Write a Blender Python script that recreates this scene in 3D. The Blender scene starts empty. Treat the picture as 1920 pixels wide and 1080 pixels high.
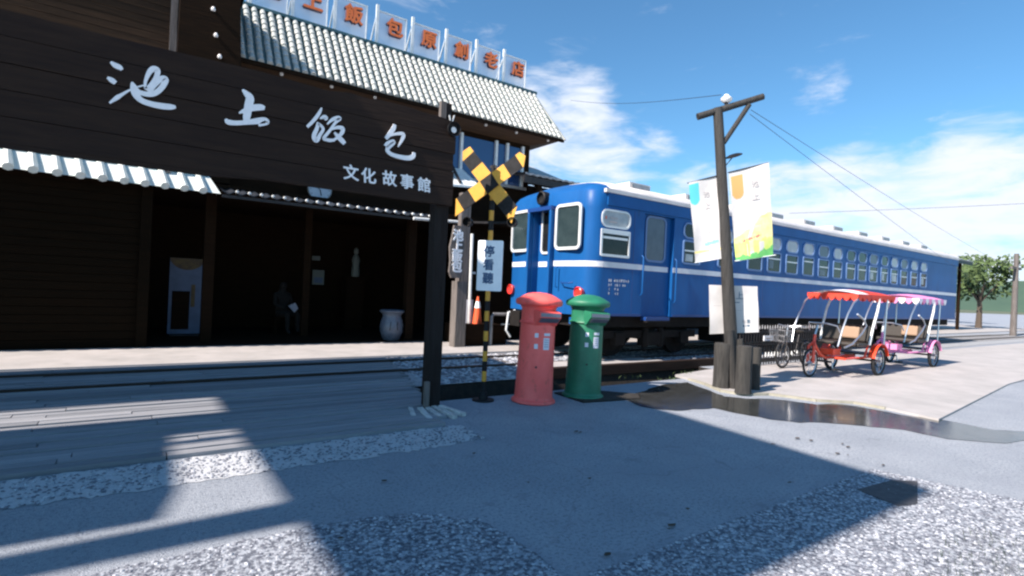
import bpy, bmesh, math, random
from mathutils import Vector, Matrix, Euler
random.seed(7)
SC = bpy.context.scene
COL = SC.collection
PI = math.pi
rad = math.radians

# ------------------------------------------------------------------ camera
# world: X runs along the railway, Y points away across the tracks, Z is up
EYE = 1.45
cam_d = bpy.data.cameras.new('camera')
cam = bpy.data.objects.new('camera', cam_d)
COL.objects.link(cam)
cam_d.sensor_width = 36.0
cam_d.lens = 1010.0/1920*36
cam_d.clip_end = 3000
cam_d.clip_start = 0.05
YAW = rad(55); ROLL = rad(2.6)
FW = Vector((math.cos(YAW), math.sin(YAW), 0))
RT = Vector((math.sin(YAW), -math.cos(YAW), 0))
ZZ = Vector((0, 0, 1))
cr = math.cos(ROLL)*RT + math.sin(ROLL)*ZZ
cu = -math.sin(ROLL)*RT + math.cos(ROLL)*ZZ
m3 = Matrix((cr, cu, -FW)).transposed()
cam.matrix_world = Matrix.Translation((0, 0, EYE)) @ m3.to_4x4()
cam_d.dof.use_dof = True
cam_d.dof.focus_distance = 6.3
cam_d.dof.aperture_fstop = 4.5
SC.camera = cam

def ray(x, y):
    return FW + (x-960)/1010*cr - (y-540)/1010*cu
def gp(x, y, z=0.0):            # where a sight line meets a level plane
    d = ray(x, y); t = (z-EYE)/d.z
    return Vector((0, 0, EYE)) + d*t
def yp(x, y, Y):                # where a sight line meets a plane across the tracks
    d = ray(x, y)
    return Vector((0, 0, EYE)) + d*(Y/d.y)
def xp(x, y, X):
    d = ray(x, y)
    return Vector((0, 0, EYE)) + d*(X/d.x)

# ------------------------------------------------------------------ sky, sun
SUN_EL = rad(41); SUN_AZ = rad(4)         # shadows run towards +X and a little to +Y
W = bpy.data.worlds.new('World'); SC.world = W; W.use_nodes = True
nt = W.node_tree; nt.nodes.clear()
def N(t, **k):
    n = nt.nodes.new(t)
    for a, b in k.items(): setattr(n, a, b)
    return n
L = nt.links.new
out = N('ShaderNodeOutputWorld'); bg = N('ShaderNodeBackground')
sky = N('ShaderNodeTexSky', sky_type='NISHITA')
sky.sun_disc = False
sky.sun_elevation = SUN_EL
sun_vec = Vector((-math.cos(SUN_AZ)*math.cos(SUN_EL), -math.sin(SUN_AZ)*math.cos(SUN_EL), math.sin(SUN_EL)))
sky.sun_rotation = math.atan2(sun_vec.x, sun_vec.y)
sky.air_density = 1.0; sky.dust_density = 0.4; sky.ozone_density = 2.0
tint = N('ShaderNodeMix', data_type='RGBA', blend_type='MULTIPLY'); tint.inputs[0].default_value = 1
tint.inputs[7].default_value = (0.56, 0.90, 1.04, 1)
L(sky.outputs[0], tint.inputs[6])
tc = N('ShaderNodeTexCoord')
# cloud cover: noise on the dome, gathered round a few banks
stretch = N('ShaderNodeMapping'); stretch.inputs['Scale'].default_value = (1, 1, 3.4)
L(tc.outputs['Generated'], stretch.inputs[0])
no = N('ShaderNodeTexNoise'); no.inputs['Scale'].default_value = 9; no.inputs['Detail'].default_value = 9
no.inputs['Roughness'].default_value = 0.58; no.inputs['Distortion'].default_value = 0.35
L(stretch.outputs[0], no.inputs['Vector'])
def bank(x, y, inner, outer, gain):
    d = ray(x, y).normalized()
    dp = N('ShaderNodeVectorMath', operation='DOT_PRODUCT'); dp.inputs[1].default_value = d
    nrm = N('ShaderNodeVectorMath', operation='NORMALIZE'); L(tc.outputs['Generated'], nrm.inputs[0])
    L(nrm.outputs[0], dp.inputs[0])
    mr = N('ShaderNodeMapRange', interpolation_type='SMOOTHSTEP')
    mr.inputs[1].default_value = math.cos(rad(outer)); mr.inputs[2].default_value = math.cos(rad(inner))
    mr.inputs[3].default_value = 0; mr.inputs[4].default_value = gain
    L(dp.outputs['Value'], mr.inputs[0]); return mr.outputs[0]
banks = [bank(1050, 215, 1.5, 8, .42), bank(1120, 290, 1, 7, .36), bank(1210, 290, .5, 4.5, .24), bank(1215, 220, .3, 3.2, .20),
         bank(960, 300, 2, 10, .34), bank(1540, 170, .3, 3.2, .25), bank(1495, 150, .2, 2, .18), bank(760, 60, .5, 8, .13), bank(1320, 400, 2, 7, .40), bank(1440, 420, 3, 8, .44),
         bank(1600, 405, 3, 8.5, .44), bank(1800, 430, 4, 11, .44), bank(900, 110, .5, 5, .15), bank(1270, 350, .5, 4, .22)]
cur = banks[0]
for b in banks[1:]:
    mx = N('ShaderNodeMath', operation='MAXIMUM'); L(cur, mx.inputs[0]); L(b, mx.inputs[1]); cur = mx.outputs[0]
# thin cloud all round the horizon as well
sep = N('ShaderNodeSeparateXYZ'); L(tc.outputs['Generated'], sep.inputs[0])
hz = N('ShaderNodeMapRange', interpolation_type='SMOOTHSTEP')
hz.inputs[1].default_value = 0.16; hz.inputs[2].default_value = 0.02; hz.inputs[3].default_value = 0; hz.inputs[4].default_value = .24
L(sep.outputs['Z'], hz.inputs[0])
mx = N('ShaderNodeMath', operation='MAXIMUM'); L(cur, mx.inputs[0]); L(hz.outputs[0], mx.inputs[1]); cur = mx.outputs[0]
ad = N('ShaderNodeMath', operation='ADD'); L(cur, ad.inputs[0]); L(no.outputs['Fac'], ad.inputs[1])
cl = N('ShaderNodeMapRange', interpolation_type='SMOOTHSTEP'); cl.inputs[1].default_value = .62; cl.inputs[2].default_value = 1.08
L(ad.outputs[0], cl.inputs[0])
mix = N('ShaderNodeMix', data_type='RGBA'); L(cl.outputs[0], mix.inputs[0]); L(tint.outputs[2], mix.inputs[6])
mix.inputs[7].default_value = (5.3, 5.6, 6.3, 1)
L(mix.outputs[2], bg.inputs[0]); bg.inputs[1].default_value = 0.088
L(bg.outputs[0], out.inputs[0])

sd = bpy.data.lights.new('sun', 'SUN'); sun = bpy.data.objects.new('sun', sd); COL.objects.link(sun)
sd.energy = 4.9; sd.angle = rad(0.6); sd.color = (1, .88, .79)
sun.rotation_euler = (-sun_vec).to_track_quat('-Z', 'Y').to_euler()
sun.location = (0, 0, 30)

SC.view_settings.view_transform = 'Standard'
SC.view_settings.look = 'None'
SC.view_settings.exposure = 1.05
SC.view_settings.gamma = 1
SC.view_settings.use_curve_mapping = False
SC.cycles.filter_width = 2.3
SC.cycles.max_bounces = 6

# ------------------------------------------------------------------ materials
def mat(name, c, rough=.6, metal=0, c2=None, scale=6, amt=1.0, bump=0, bscale=40, coord='Object',
        stretch=(1, 1, 1), alpha=1, spec=.5, coat=0, detail=6, lo=.35, hi=.65, dirt=None, rvar=0, emit=None):
    m = bpy.data.materials.new(name); m.use_nodes = True
    t = m.node_tree; p = t.nodes['Principled BSDF']
    p.inputs['Base Color'].default_value = (*c, 1); p.inputs['Roughness'].default_value = rough
    p.inputs['Metallic'].default_value = metal; p.inputs['Alpha'].default_value = alpha
    p.inputs['Specular IOR Level'].default_value = spec; p.inputs['Coat Weight'].default_value = coat
    if emit:
        p.inputs['Emission Color'].default_value = (*c, 1); p.inputs['Emission Strength'].default_value = emit
    if c2 or bump or dirt or rvar:
        if coord == 'World':
            g = t.nodes.new('ShaderNodeNewGeometry'); src = g.outputs['Position']
        else:
            g = t.nodes.new('ShaderNodeTexCoord'); src = g.outputs['Object']
        mp = t.nodes.new('ShaderNodeMapping'); mp.inputs['Scale'].default_value = stretch
        t.links.new(src, mp.inputs[0])
        if coord != 'World':   # each object its own patch of the texture
            oi = t.nodes.new('ShaderNodeObjectInfo'); mu = t.nodes.new('ShaderNodeMath'); mu.operation = 'MULTIPLY'
            mu.inputs[1].default_value = 37.0; t.links.new(oi.outputs['Random'], mu.inputs[0])
            cb = t.nodes.new('ShaderNodeCombineXYZ'); t.links.new(mu.outputs[0], cb.inputs[0]); t.links.new(mu.outputs[0], cb.inputs[1])
            t.links.new(cb.outputs[0], mp.inputs['Location'])
        v = mp.outputs[0]
        n1 = t.nodes.new('ShaderNodeTexNoise'); n1.inputs['Scale'].default_value = scale
        n1.inputs['Detail'].default_value = detail; n1.inputs['Roughness'].default_value = .65
        t.links.new(v, n1.inputs['Vector'])
        mr = t.nodes.new('ShaderNodeMapRange'); mr.inputs[1].default_value = lo; mr.inputs[2].default_value = hi
        mr.inputs[4].default_value = amt
        t.links.new(n1.outputs['Fac'], mr.inputs[0])
        last = None
        if c2:
            mxx = t.nodes.new('ShaderNodeMix'); mxx.data_type = 'RGBA'
            mxx.inputs[6].default_value = (*c, 1); mxx.inputs[7].default_value = (*c2, 1)
            t.links.new(mr.outputs[0], mxx.inputs[0]); last = mxx.outputs[2]
        if dirt:
            n3 = t.nodes.new('ShaderNodeTexNoise'); n3.inputs['Scale'].default_value = dirt[1]; n3.inputs['Detail'].default_value = 8
            n3.inputs['Roughness'].default_value = .7
            t.links.new(v, n3.inputs['Vector'])
            mr3 = t.nodes.new('ShaderNodeMapRange'); mr3.inputs[1].default_value = dirt[2]; mr3.inputs[2].default_value = dirt[2]+.12
            mr3.inputs[4].default_value = dirt[3]
            t.links.new(n3.outputs['Fac'], mr3.inputs[0])
            m4 = t.nodes.new('ShaderNodeMix'); m4.data_type = 'RGBA'; m4.inputs[7].default_value = (*dirt[0], 1)
            if last: t.links.new(last, m4.inputs[6])
            else: m4.inputs[6].default_value = (*c, 1)
            t.links.new(mr3.outputs[0], m4.inputs[0]); last = m4.outputs[2]
        if last: t.links.new(last, p.inputs['Base Color'])
        if rvar:
            mr2 = t.nodes.new('ShaderNodeMapRange'); mr2.inputs[3].default_value = rough-rvar; mr2.inputs[4].default_value = rough+rvar
            t.links.new(n1.outputs['Fac'], mr2.inputs[0]); t.links.new(mr2.outputs[0], p.inputs['Roughness'])
        if bump:
            n2 = t.nodes.new('ShaderNodeTexNoise'); n2.inputs['Scale'].default_value = bscale; n2.inputs['Detail'].default_value = 5
            t.links.new(v, n2.inputs['Vector'])
            bp = t.nodes.new('ShaderNodeBump'); bp.inputs['Strength'].default_value = bump; bp.inputs['Distance'].default_value = .01
            t.links.new(n2.outputs['Fac'], bp.inputs['Height']); t.links.new(bp.outputs[0], p.inputs['Normal'])
    return m

M = {}
M['asphalt'] = mat('asphalt', (.325, .355, .395), .9, c2=(.26, .29, .33), scale=1.3, bump=1.0, bscale=110, coord='World', dirt=((.10, .115, .14), 42, .50, .62), detail=12, spec=.3, lo=.35, hi=.65)
M['field'] = mat('far_ground', (.12, .13, .08), .9, c2=(.08, .10, .05), scale=.05, coord='World')
M['pave'] = mat('pale_concrete', (.42, .40, .39), .8, c2=(.33, .32, .31), scale=1.5, bump=.3, bscale=60, coord='World', dirt=((.22, .21, .2), 3, .62, .5))
M['drain'] = mat('drain_iron', (.07, .07, .075), .7, c2=(.035, .035, .04), scale=20)
M['person_dark'] = mat('dark_clothes', (.010, .008, .007), .9)
M['pave_white'] = mat('white_bounce_paving', (.66, .63, .60), .8, c2=(.56, .54, .51), scale=.8, coord='World')  # for the added bounce sheet behind the camera
M['strip'] = mat('washed_concrete', (.52, .54, .56), .85, c2=(.40, .42, .44), scale=30, bump=.7, bscale=70, coord='World', dirt=((.26, .275, .30), 60, .60, .35))
M['pebbled'] = mat('pebbled_bed', (.095, .105, .13), .9, c2=(.37, .40, .44), scale=34, bump=1.0, bscale=45, coord='World', lo=.44, hi=.58, spec=.2)
M['soil'] = mat('dark_soil', (.012, .010, .009), .95, c2=(.03, .026, .02), scale=9, bump=.6, bscale=30, coord='World')
M['ballast_bed'] = mat('ballast_bed', (.22, .23, .24), .9, c2=(.38, .40, .42), scale=20, bump=.8, bscale=40, coord='World')
M['wet'] = mat('wet_asphalt', (.030, .032, .031), .12, c2=(.048, .050, .047), scale=5, bump=.05, bscale=30, coord='World', rvar=.14)
M['kerbm'] = mat('kerb_stone', (.36, .34, .27), .85, c2=(.26, .25, .2), scale=8, coord='World', bump=.3)
for i, (a, b) in enumerate((((.27, .28, .30), (.19, .20, .22)), ((.32, .33, .35), (.22, .23, .25)), ((.21, .22, .24), (.14, .15, .165)))):
    M['plank%d' % i] = mat('weathered_plank_%s' % 'abc'[i], a, .8, c2=b, scale=4, stretch=(.35, 5, 5), bump=.5, bscale=14, lo=.3, hi=.7)
for i, c in enumerate(((.44, .46, .50), (.15, .16, .19), (.31, .33, .36))):
    M['stone%d' % i] = mat('pebble_%s' % 'abc'[i], c, .8)
M['black_wood'] = mat('black_stained_wood', (.020, .013, .011), .8, spec=.15, c2=(.030, .019, .014), scale=5, stretch=(.4, 4, 4), bump=.6, bscale=12)
M['black_wood_v'] = mat('black_stained_post', (.015, .011, .010), .8, spec=.15, c2=(.022, .019, .018), scale=5, stretch=(4, 4, .4), bump=.6, bscale=12)
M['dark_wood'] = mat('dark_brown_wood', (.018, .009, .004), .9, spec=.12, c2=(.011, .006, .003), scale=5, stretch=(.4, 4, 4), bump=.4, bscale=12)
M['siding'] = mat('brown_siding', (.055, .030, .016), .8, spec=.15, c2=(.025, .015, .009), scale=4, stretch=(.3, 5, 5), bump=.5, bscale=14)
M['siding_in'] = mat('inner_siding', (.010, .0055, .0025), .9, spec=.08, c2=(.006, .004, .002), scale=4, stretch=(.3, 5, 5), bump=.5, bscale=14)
M['soffit'] = mat('soffit_wood', (.10, .055, .025), .8, c2=(.05, .028, .015), scale=3, stretch=(.4, 4, 4), bump=.3)
M['grey_wood'] = mat('grey_weathered_wood', (.17, .15, .14), .85, c2=(.08, .07, .065), scale=6, stretch=(5, 5, .4), bump=.7, bscale=14)
M['pole_wood'] = mat('pole_wood', (.045, .043, .040), .8, c2=(.020, .019, .018), scale=6, stretch=(6, 6, .35), bump=.9, bscale=14)
M['stump'] = mat('stump_wood', (.050, .048, .044), .9, c2=(.020, .019, .018), scale=6, stretch=(4, 4, .5), bump=1, bscale=14)
M['white_paint'] = mat('white_lettering', (.86, .88, .90), .6, c2=(.78, .80, .83), scale=20)
M['tile'] = mat('glazed_roof_tile', (.46, .465, .44), .5, c2=(.32, .36, .345), scale=7, bump=.15, bscale=30, dirt=((.30, .33, .31), 14, .60, .5))
M['tile_base'] = mat('teal_roof_sheet', (.05, .10, .10), .5, c2=(.03, .07, .07), scale=5)
M['teal_edge'] = mat('teal_ridge_metal', (.06, .13, .14), .45, c2=(.04, .09, .10), scale=5)
M['mini_roof'] = mat('pale_green_tile', (.70, .74, .72), .4, c2=(.56, .63, .61), scale=6)
M['mini_roof_top'] = mat('pale_blue_metal', (.24, .38, .46), .4, c2=(.20, .32, .38), scale=4)
M['awning'] = mat('dark_corrugated_sheet', (.035, .045, .06), .45, c2=(.02, .025, .035), scale=5, metal=.2)
M['white_metal'] = mat('white_painted_metal', (.75, .78, .78), .4, c2=(.6, .63, .63), scale=9)
M['grey_metal'] = mat('grey_metal', (.35, .35, .36), .45, metal=.5, c2=(.22, .22, .23), scale=12)
M['dark_metal'] = mat('dark_metal', (.02, .02, .022), .5, metal=.3, c2=(.035, .03, .03), scale=12)
M['black'] = mat('black_paint', (.008, .008, .009), .6, spec=.2, c2=(.02, .02, .022), scale=14)
M['yellow'] = mat('yellow_reflective_paint', (.70, .36, .035), .5, c2=(.60, .30, .03), scale=14, dirt=((.25, .14, .03), 18, .66, .6))
M['plaque'] = mat('white_plaque', (.86, .90, .94), .4, c2=(.78, .82, .87), scale=8)
M['plaque_blue'] = mat('navy_lettering', (.03, .09, .20), .5)
M['red_box'] = mat('red_enamel', (.96, .15, .13), .5, c2=(.88, .11, .095), scale=5, coat=.05, stretch=(1, 1, .5), dirt=((.42, .09, .06), 10, .58, .7), bump=.05, bscale=30)
M['green_box'] = mat('green_enamel', (.022, .195, .105), .5, c2=(.015, .145, .078), scale=5, coat=.05, dirt=((.03, .05, .035), 9, .64, .5), bump=.05, bscale=30)
M['slot_grey'] = mat('slot_frame_metal', (.16, .18, .23), .4, metal=.5)
M['sticker'] = mat('white_sticker', (.66, .68, .76), .5)
M['sticker_ink'] = mat('sticker_print', (.35, .36, .45), .6)
M['blue'] = mat('train_blue', (.008, .092, .29), .42, c2=(.006, .072, .235), scale=2.2, coat=.0, spec=.2, bump=.08, bscale=3, stretch=(1, 1, .3), dirt=((.025, .05, .12), 5, .60, .55))
M['blue_dark'] = mat('train_blue_edge', (.010, .05, .20), .4)
M['stripe'] = mat('train_stripe', (.66, .68, .72), .45, c2=(.58, .60, .64), scale=4)
M['train_roof'] = mat('train_roof_white', (.64, .62, .61), .6, c2=(.5, .49, .48), scale=2, dirt=((.3, .3, .3), 5, .66, .5))
M['win_frame'] = mat('window_frame_metal', (.66, .69, .70), .35, metal=.2)
M['blue_frame'] = mat('window_rubber_blue_grey', (.10, .19, .38), .5)
M['glass_dark'] = mat('dark_window_glass', (.008, .009, .010), .12, spec=.35, c2=(.02, .021, .02), scale=5)
M['glass_grey'] = mat('frosted_window_glass', (.085, .115, .15), .3, c2=(.06, .085, .115), scale=5)
M['glass_teal'] = mat('front_window_glass', (.035, .055, .06), .10, spec=.7, c2=(.02, .035, .04), scale=3)
M['glass_pale'] = mat('pale_see_through_pane', (.42, .45, .46), .3, c2=(.3, .34, .36), scale=6)  # pale colour paints the brightness seen through the train windows
M['glass_up'] = mat('upper_window_glass', (.02, .06, .17), .06, spec=.9)
M['under'] = mat('underframe_grime', (.008, .007, .007), .9, c2=(.014, .012, .011), scale=8, bump=.4, spec=.2)
M['rail'] = mat('rail_steel', (.035, .026, .022), .45, metal=.4, c2=(.05, .035, .028), scale=9)
M['rail_top'] = mat('rail_head', (.30, .30, .31), .35, metal=.8)
M['orange_let'] = mat('orange_letters', (.80, .19, .045), .5, c2=(.70, .15, .04), scale=9)
M['let_side'] = mat('letter_side', (.05, .04, .07), .6)
M['mesh_pale'] = mat('pale_sign_mesh', (.70, .76, .84), .6, alpha=.42)
M['cone'] = mat('cone_orange', (.75, .11, .03), .55, c2=(.62, .09, .03), scale=8)
M['urn'] = mat('blue_grey_glaze', (.13, .16, .21), .35, c2=(.07, .09, .13), scale=6, dirt=((.02, .03, .05), 5, .58, .8))
M['banner'] = mat('banner_cloth', (.60, .59, .58), .8, c2=(.53, .52, .51), scale=4, bump=.1, bscale=8)
M['b_teal'] = mat('teal_print', (.10, .52, .55), .8)
M['b_orange'] = mat('orange_print', (.85, .33, .12), .8)
M['b_yellow'] = mat('yellow_print', (.78, .66, .22), .8, c2=(.76, .70, .38), scale=7)
M['b_lime'] = mat('lime_print', (.52, .66, .14), .8, c2=(.62, .70, .25), scale=9)
M['b_green'] = mat('green_print', (.10, .42, .12), .8, c2=(.16, .5, .14), scale=16)
M['b_red'] = mat('red_print', (.80, .20, .14), .8)
M['b_grey'] = mat('grey_print', (.40, .38, .38), .8)
M['b_ink'] = mat('dark_teal_print', (.05, .13, .20), .8)
M['poster'] = mat('poster_blue', (.10, .14, .23), .6, c2=(.075, .11, .18), scale=5)
M['poster_dark'] = mat('poster_brown_print', (.06, .035, .02), .6, c2=(.12, .08, .02), scale=9)
M['tyre'] = mat('tyre_rubber', (.015, .015, .016), .8)
M['chrome'] = mat('brushed_steel', (.55, .57, .60), .28, metal=.85)
M['red_fabric'] = mat('red_canopy_fabric', (.72, .055, .025), .7, c2=(.55, .04, .02), scale=6)
M['pink_fabric'] = mat('pink_fabric', (.74, .25, .48), .7)
M['white_or_sunlit_fabric'] = mat('white_or_sunlit_canopy', (.74, .72, .76), .7)  # white cloth, and the painted sunlit front of the red canopy
M['red_paint'] = mat('red_frame_paint', (.72, .06, .02), .35, coat=.3)
M['tan_seat'] = mat('tan_seat_vinyl', (.30, .20, .13), .6)
M['dark_seat'] = mat('dark_seat_vinyl', (.03, .025, .02), .55)
M['clock'] = mat('clock_face', (.42, .48, .55), .5, c2=(.34, .40, .48), scale=6)
M['opal'] = mat('opal_lamp_cover', (.8, .78, .76), .35)
M['footing'] = mat('painted_footing', (.68, .67, .64), .8, c2=(.36, .35, .33), scale=9, stretch=(3, 1, 1))
M['lens_red'] = mat('red_lamp_lens', (.70, .04, .03), .3, coat=.5)
M['leaf'] = mat('leaf_green', (.05, .09, .03), .7, c2=(.09, .13, .04), scale=8)
M['trunk'] = mat('bark', (.08, .06, .045), .9)
M['hill'] = mat('hill_green', (.05, .09, .06), .9, c2=(.035, .07, .05), scale=.02, coord='World')
M['debris'] = mat('dry_leaf', (.05, .035, .02), .9)
M['skin_paper'] = mat('pale_paper', (.36, .38, .46), .7)
M['notice'] = mat('dim_notice', (.16, .18, .16), .7)
M['far_wall'] = mat('far_render', (.5, .49, .47), .8)

def enrich_asphalt():
    t = M['asphalt'].node_tree; p = t.nodes['Principled BSDF']; l = p.inputs['Base Color'].links[0]; src = l.from_socket
    g_ = t.nodes.new('ShaderNodeNewGeometry'); last = src
    for sc_, lo_, hi_, col_, amt_ in ((75, .60, .68, (.52, .55, .60), .7), (.55, .50, .64, (.25, .275, .315), .6), (3.2, .62, .68, (.19, .21, .24), .5)):
        n_ = t.nodes.new('ShaderNodeTexNoise'); n_.inputs['Scale'].default_value = sc_; n_.inputs['Detail'].default_value = 6
        n_.inputs['Roughness'].default_value = .6; t.links.new(g_.outputs['Position'], n_.inputs['Vector'])
        m_ = t.nodes.new('ShaderNodeMapRange'); m_.inputs[1].default_value = lo_; m_.inputs[2].default_value = hi_; m_.inputs[4].default_value = amt_
        t.links.new(n_.outputs['Fac'], m_.inputs[0])
        x_ = t.nodes.new('ShaderNodeMix'); x_.data_type = 'RGBA'; x_.inputs[7].default_value = (*col_, 1)
        t.links.new(m_.outputs[0], x_.inputs[0]); t.links.new(last, x_.inputs[6]); last = x_.outputs[2]
    # fine cracks along the edges of large cells, broken up by noise
    vo = t.nodes.new('ShaderNodeTexVoronoi'); vo.feature = 'DISTANCE_TO_EDGE'; vo.inputs['Scale'].default_value = .55
    nz = t.nodes.new('ShaderNodeTexNoise'); nz.inputs['Scale'].default_value = 3; t.links.new(g_.outputs['Position'], nz.inputs['Vector'])
    vm = t.nodes.new('ShaderNodeVectorMath'); vm.operation = 'SCALE'; vm.inputs['Scale'].default_value = .5; t.links.new(nz.outputs['Color'], vm.inputs[0])
    va = t.nodes.new('ShaderNodeVectorMath'); va.operation = 'ADD'; t.links.new(g_.outputs['Position'], va.inputs[0]); t.links.new(vm.outputs[0], va.inputs[1])
    t.links.new(va.outputs[0], vo.inputs['Vector'])
    m_ = t.nodes.new('ShaderNodeMapRange'); m_.inputs[1].default_value = .006; m_.inputs[2].default_value = 0; m_.inputs[4].default_value = .22
    t.links.new(vo.outputs['Distance'], m_.inputs[0])
    x_ = t.nodes.new('ShaderNodeMix'); x_.data_type = 'RGBA'; x_.inputs[7].default_value = (.06, .065, .08, 1)
    t.links.new(m_.outputs[0], x_.inputs[0]); t.links.new(last, x_.inputs[6]); t.links.new(x_.outputs[2], p.inputs['Base Color'])
enrich_asphalt()

# ------------------------------------------------------------------ geometry helpers
class MB:
    def __init__(s, base=(0, 0, 0)):
        s.v = []; s.f = []; s.mi = []; s.mats = []; s.b = Vector(base); s.sm = []
    def m(s, name):
        if name not in s.mats: s.mats.append(name)
        return s.mats.index(name)
    def add(s, vs, fs, mn, smooth=False):
        o = len(s.v); s.v += [Vector(v) for v in vs]; k = s.m(mn)
        for f in fs: s.f.append([i+o for i in f]); s.mi.append(k); s.sm.append(smooth)
        return s
    def box(s, x0, x1, y0, y1, z0, z1, mn, R=None, c=None):
        vs = [(x, y, z) for z in (z0, z1) for y in (y0, y1) for x in (x0, x1)]
        if R is not None:
            c = Vector(c) if c is not None else Vector(((x0+x1)/2, (y0+y1)/2, (z0+z1)/2))
            vs = [c + R @ (Vector(v)-c) for v in vs]
        return s.add(vs, [(0, 2, 3, 1), (4, 5, 7, 6), (0, 1, 5, 4), (2, 6, 7, 3), (0, 4, 6, 2), (1, 3, 7, 5)], mn)
    def bar(s, a, b, w, h, mn, up=(0, 0, 1)):
        a = Vector(a); b = Vector(b); d = (b-a).normalized(); u = Vector(up)
        if abs(d.dot(u)) > .98: u = Vector((0, 1, 0))
        r_ = d.cross(u).normalized(); u = r_.cross(d)
        vs = [p + r_*sx*w/2 + u*sz*h/2 for p in (a, b) for sz in (-1, 1) for sx in (-1, 1)]
        return s.add(vs, [(0, 1, 3, 2), (4, 6, 7, 5), (0, 4, 5, 1), (2, 3, 7, 6), (0, 2, 6, 4), (1, 5, 7, 3)], mn)
    def tube(s, pts, r, mn, n=8, cap=True, closed=False):
        pts = [Vector(p) for p in pts]; K = len(pts)
        rs = r if isinstance(r, (list, tuple)) else [r]*K
        rings = []; prev = None
        for i, p in enumerate(pts):
            if closed: d = (pts[(i+1) % K]-pts[i-1]).normalized()
            else: d = (pts[min(i+1, K-1)]-pts[max(i-1, 0)]).normalized()
            if prev is None:
                a = Vector((0, 0, 1)) if abs(d.z) < .9 else Vector((1, 0, 0))
                u = d.cross(a).normalized()
            else:
                u = (prev - d*prev.dot(d)).normalized()
            prev = u; w = d.cross(u)
            rings.append([p + (u*math.cos(2*PI*k/n) + w*math.sin(2*PI*k/n))*rs[i] for k in range(n)])
        vs = [q for g in rings for q in g]; fs = []
        for i in range(K if closed else K-1):
            j = (i+1) % K
            for k in range(n):
                fs.append((i*n+k, j*n+k, j*n+(k+1) % n, i*n+(k+1) % n))
        if cap and not closed:
            fs.append(tuple(range(n))); fs.append(tuple(reversed(range((K-1)*n, K*n))))
        return s.add(vs, fs, mn, True)
    def lathe(s, prof, mn, n=32, c=(0, 0, 0), axis='z', smooth=True, mats=None):
        c = Vector(c); o = []
        for (r_, h) in prof:
            for k in range(n):
                a = 2*PI*k/n; p = (r_*math.cos(a), r_*math.sin(a), h)
                if axis == 'y': p = (p[0], p[2], p[1])
                if axis == 'x': p = (p[2], p[0], p[1])
                o.append(c+Vector(p))
        for i in range(len(prof)-1):
            fs = [(i*n+k, i*n+(k+1) % n, (i+1)*n+(k+1) % n, (i+1)*n+k) for k in range(n)]
            if axis == 'y': fs = [tuple(reversed(f)) for f in fs]
            base = o[i*n:(i+2)*n]
            s.add(base, [tuple(q-i*n for q in f) for f in fs], (mats[i] if mats else mn), smooth)
        return s
    def prism(s, poly, z0, z1, mn):
        n = len(poly)
        vs = [(p[0], p[1], z0) for p in poly] + [(p[0], p[1], z1) for p in poly]
        fs = [tuple(reversed(range(n))), tuple(range(n, 2*n))] + [(k, (k+1) % n, n+(k+1) % n, n+k) for k in range(n)]
        return s.add(vs, fs, mn)
    def build(s, name, parent=None, **kw):
        me = bpy.data.meshes.new(name)
        me.from_pydata([v-s.b for v in s.v], [], s.f)
        for mn in s.mats: me.materials.append(M[mn])
        me.polygons.foreach_set('material_index', s.mi)
        me.polygons.foreach_set('use_smooth', s.sm)
        bm = bmesh.new(); bm.from_mesh(me)
        if any(s.sm): bmesh.ops.remove_doubles(bm, verts=bm.verts, dist=1e-5)
        bmesh.ops.recalc_face_normals(bm, faces=bm.faces)
        bm.to_mesh(me); bm.free()
        if any(s.sm):
            try: me.set_sharp_from_angle(angle=rad(38))
            except Exception: pass
        me.update()
        o = bpy.data.objects.new(name, me); COL.objects.link(o)
        if parent is not None: o.parent = parent
        else: o.location = s.b
        for k, v in kw.items(): o[k] = v
        return o

def thing(name, label, cat, loc=(0, 0, 0), group=None, rz=0):
    o = bpy.data.objects.new(name, None); COL.objects.link(o); o.empty_display_size = .2
    o.location = loc; o.rotation_euler = (0, 0, rz)
    o['label'] = label; o['category'] = cat
    if group: o['group'] = group
    return o
def struct(name, mb):
    return mb.build(name, kind='structure')
def copy_of(src, parent, loc=(0, 0, 0), rot=None, mats=None):
    c = src.copy(); COL.objects.link(c); c.parent = parent; c.location = loc
    if rot: c.rotation_euler = rot
    return c
def bevel(o, w=.01, seg=2):
    md = o.modifiers.new('bevel', 'BEVEL'); md.width = w; md.segments = seg; md.limit_method = 'ANGLE'; md.angle_limit = rad(40)
    return o

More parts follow.
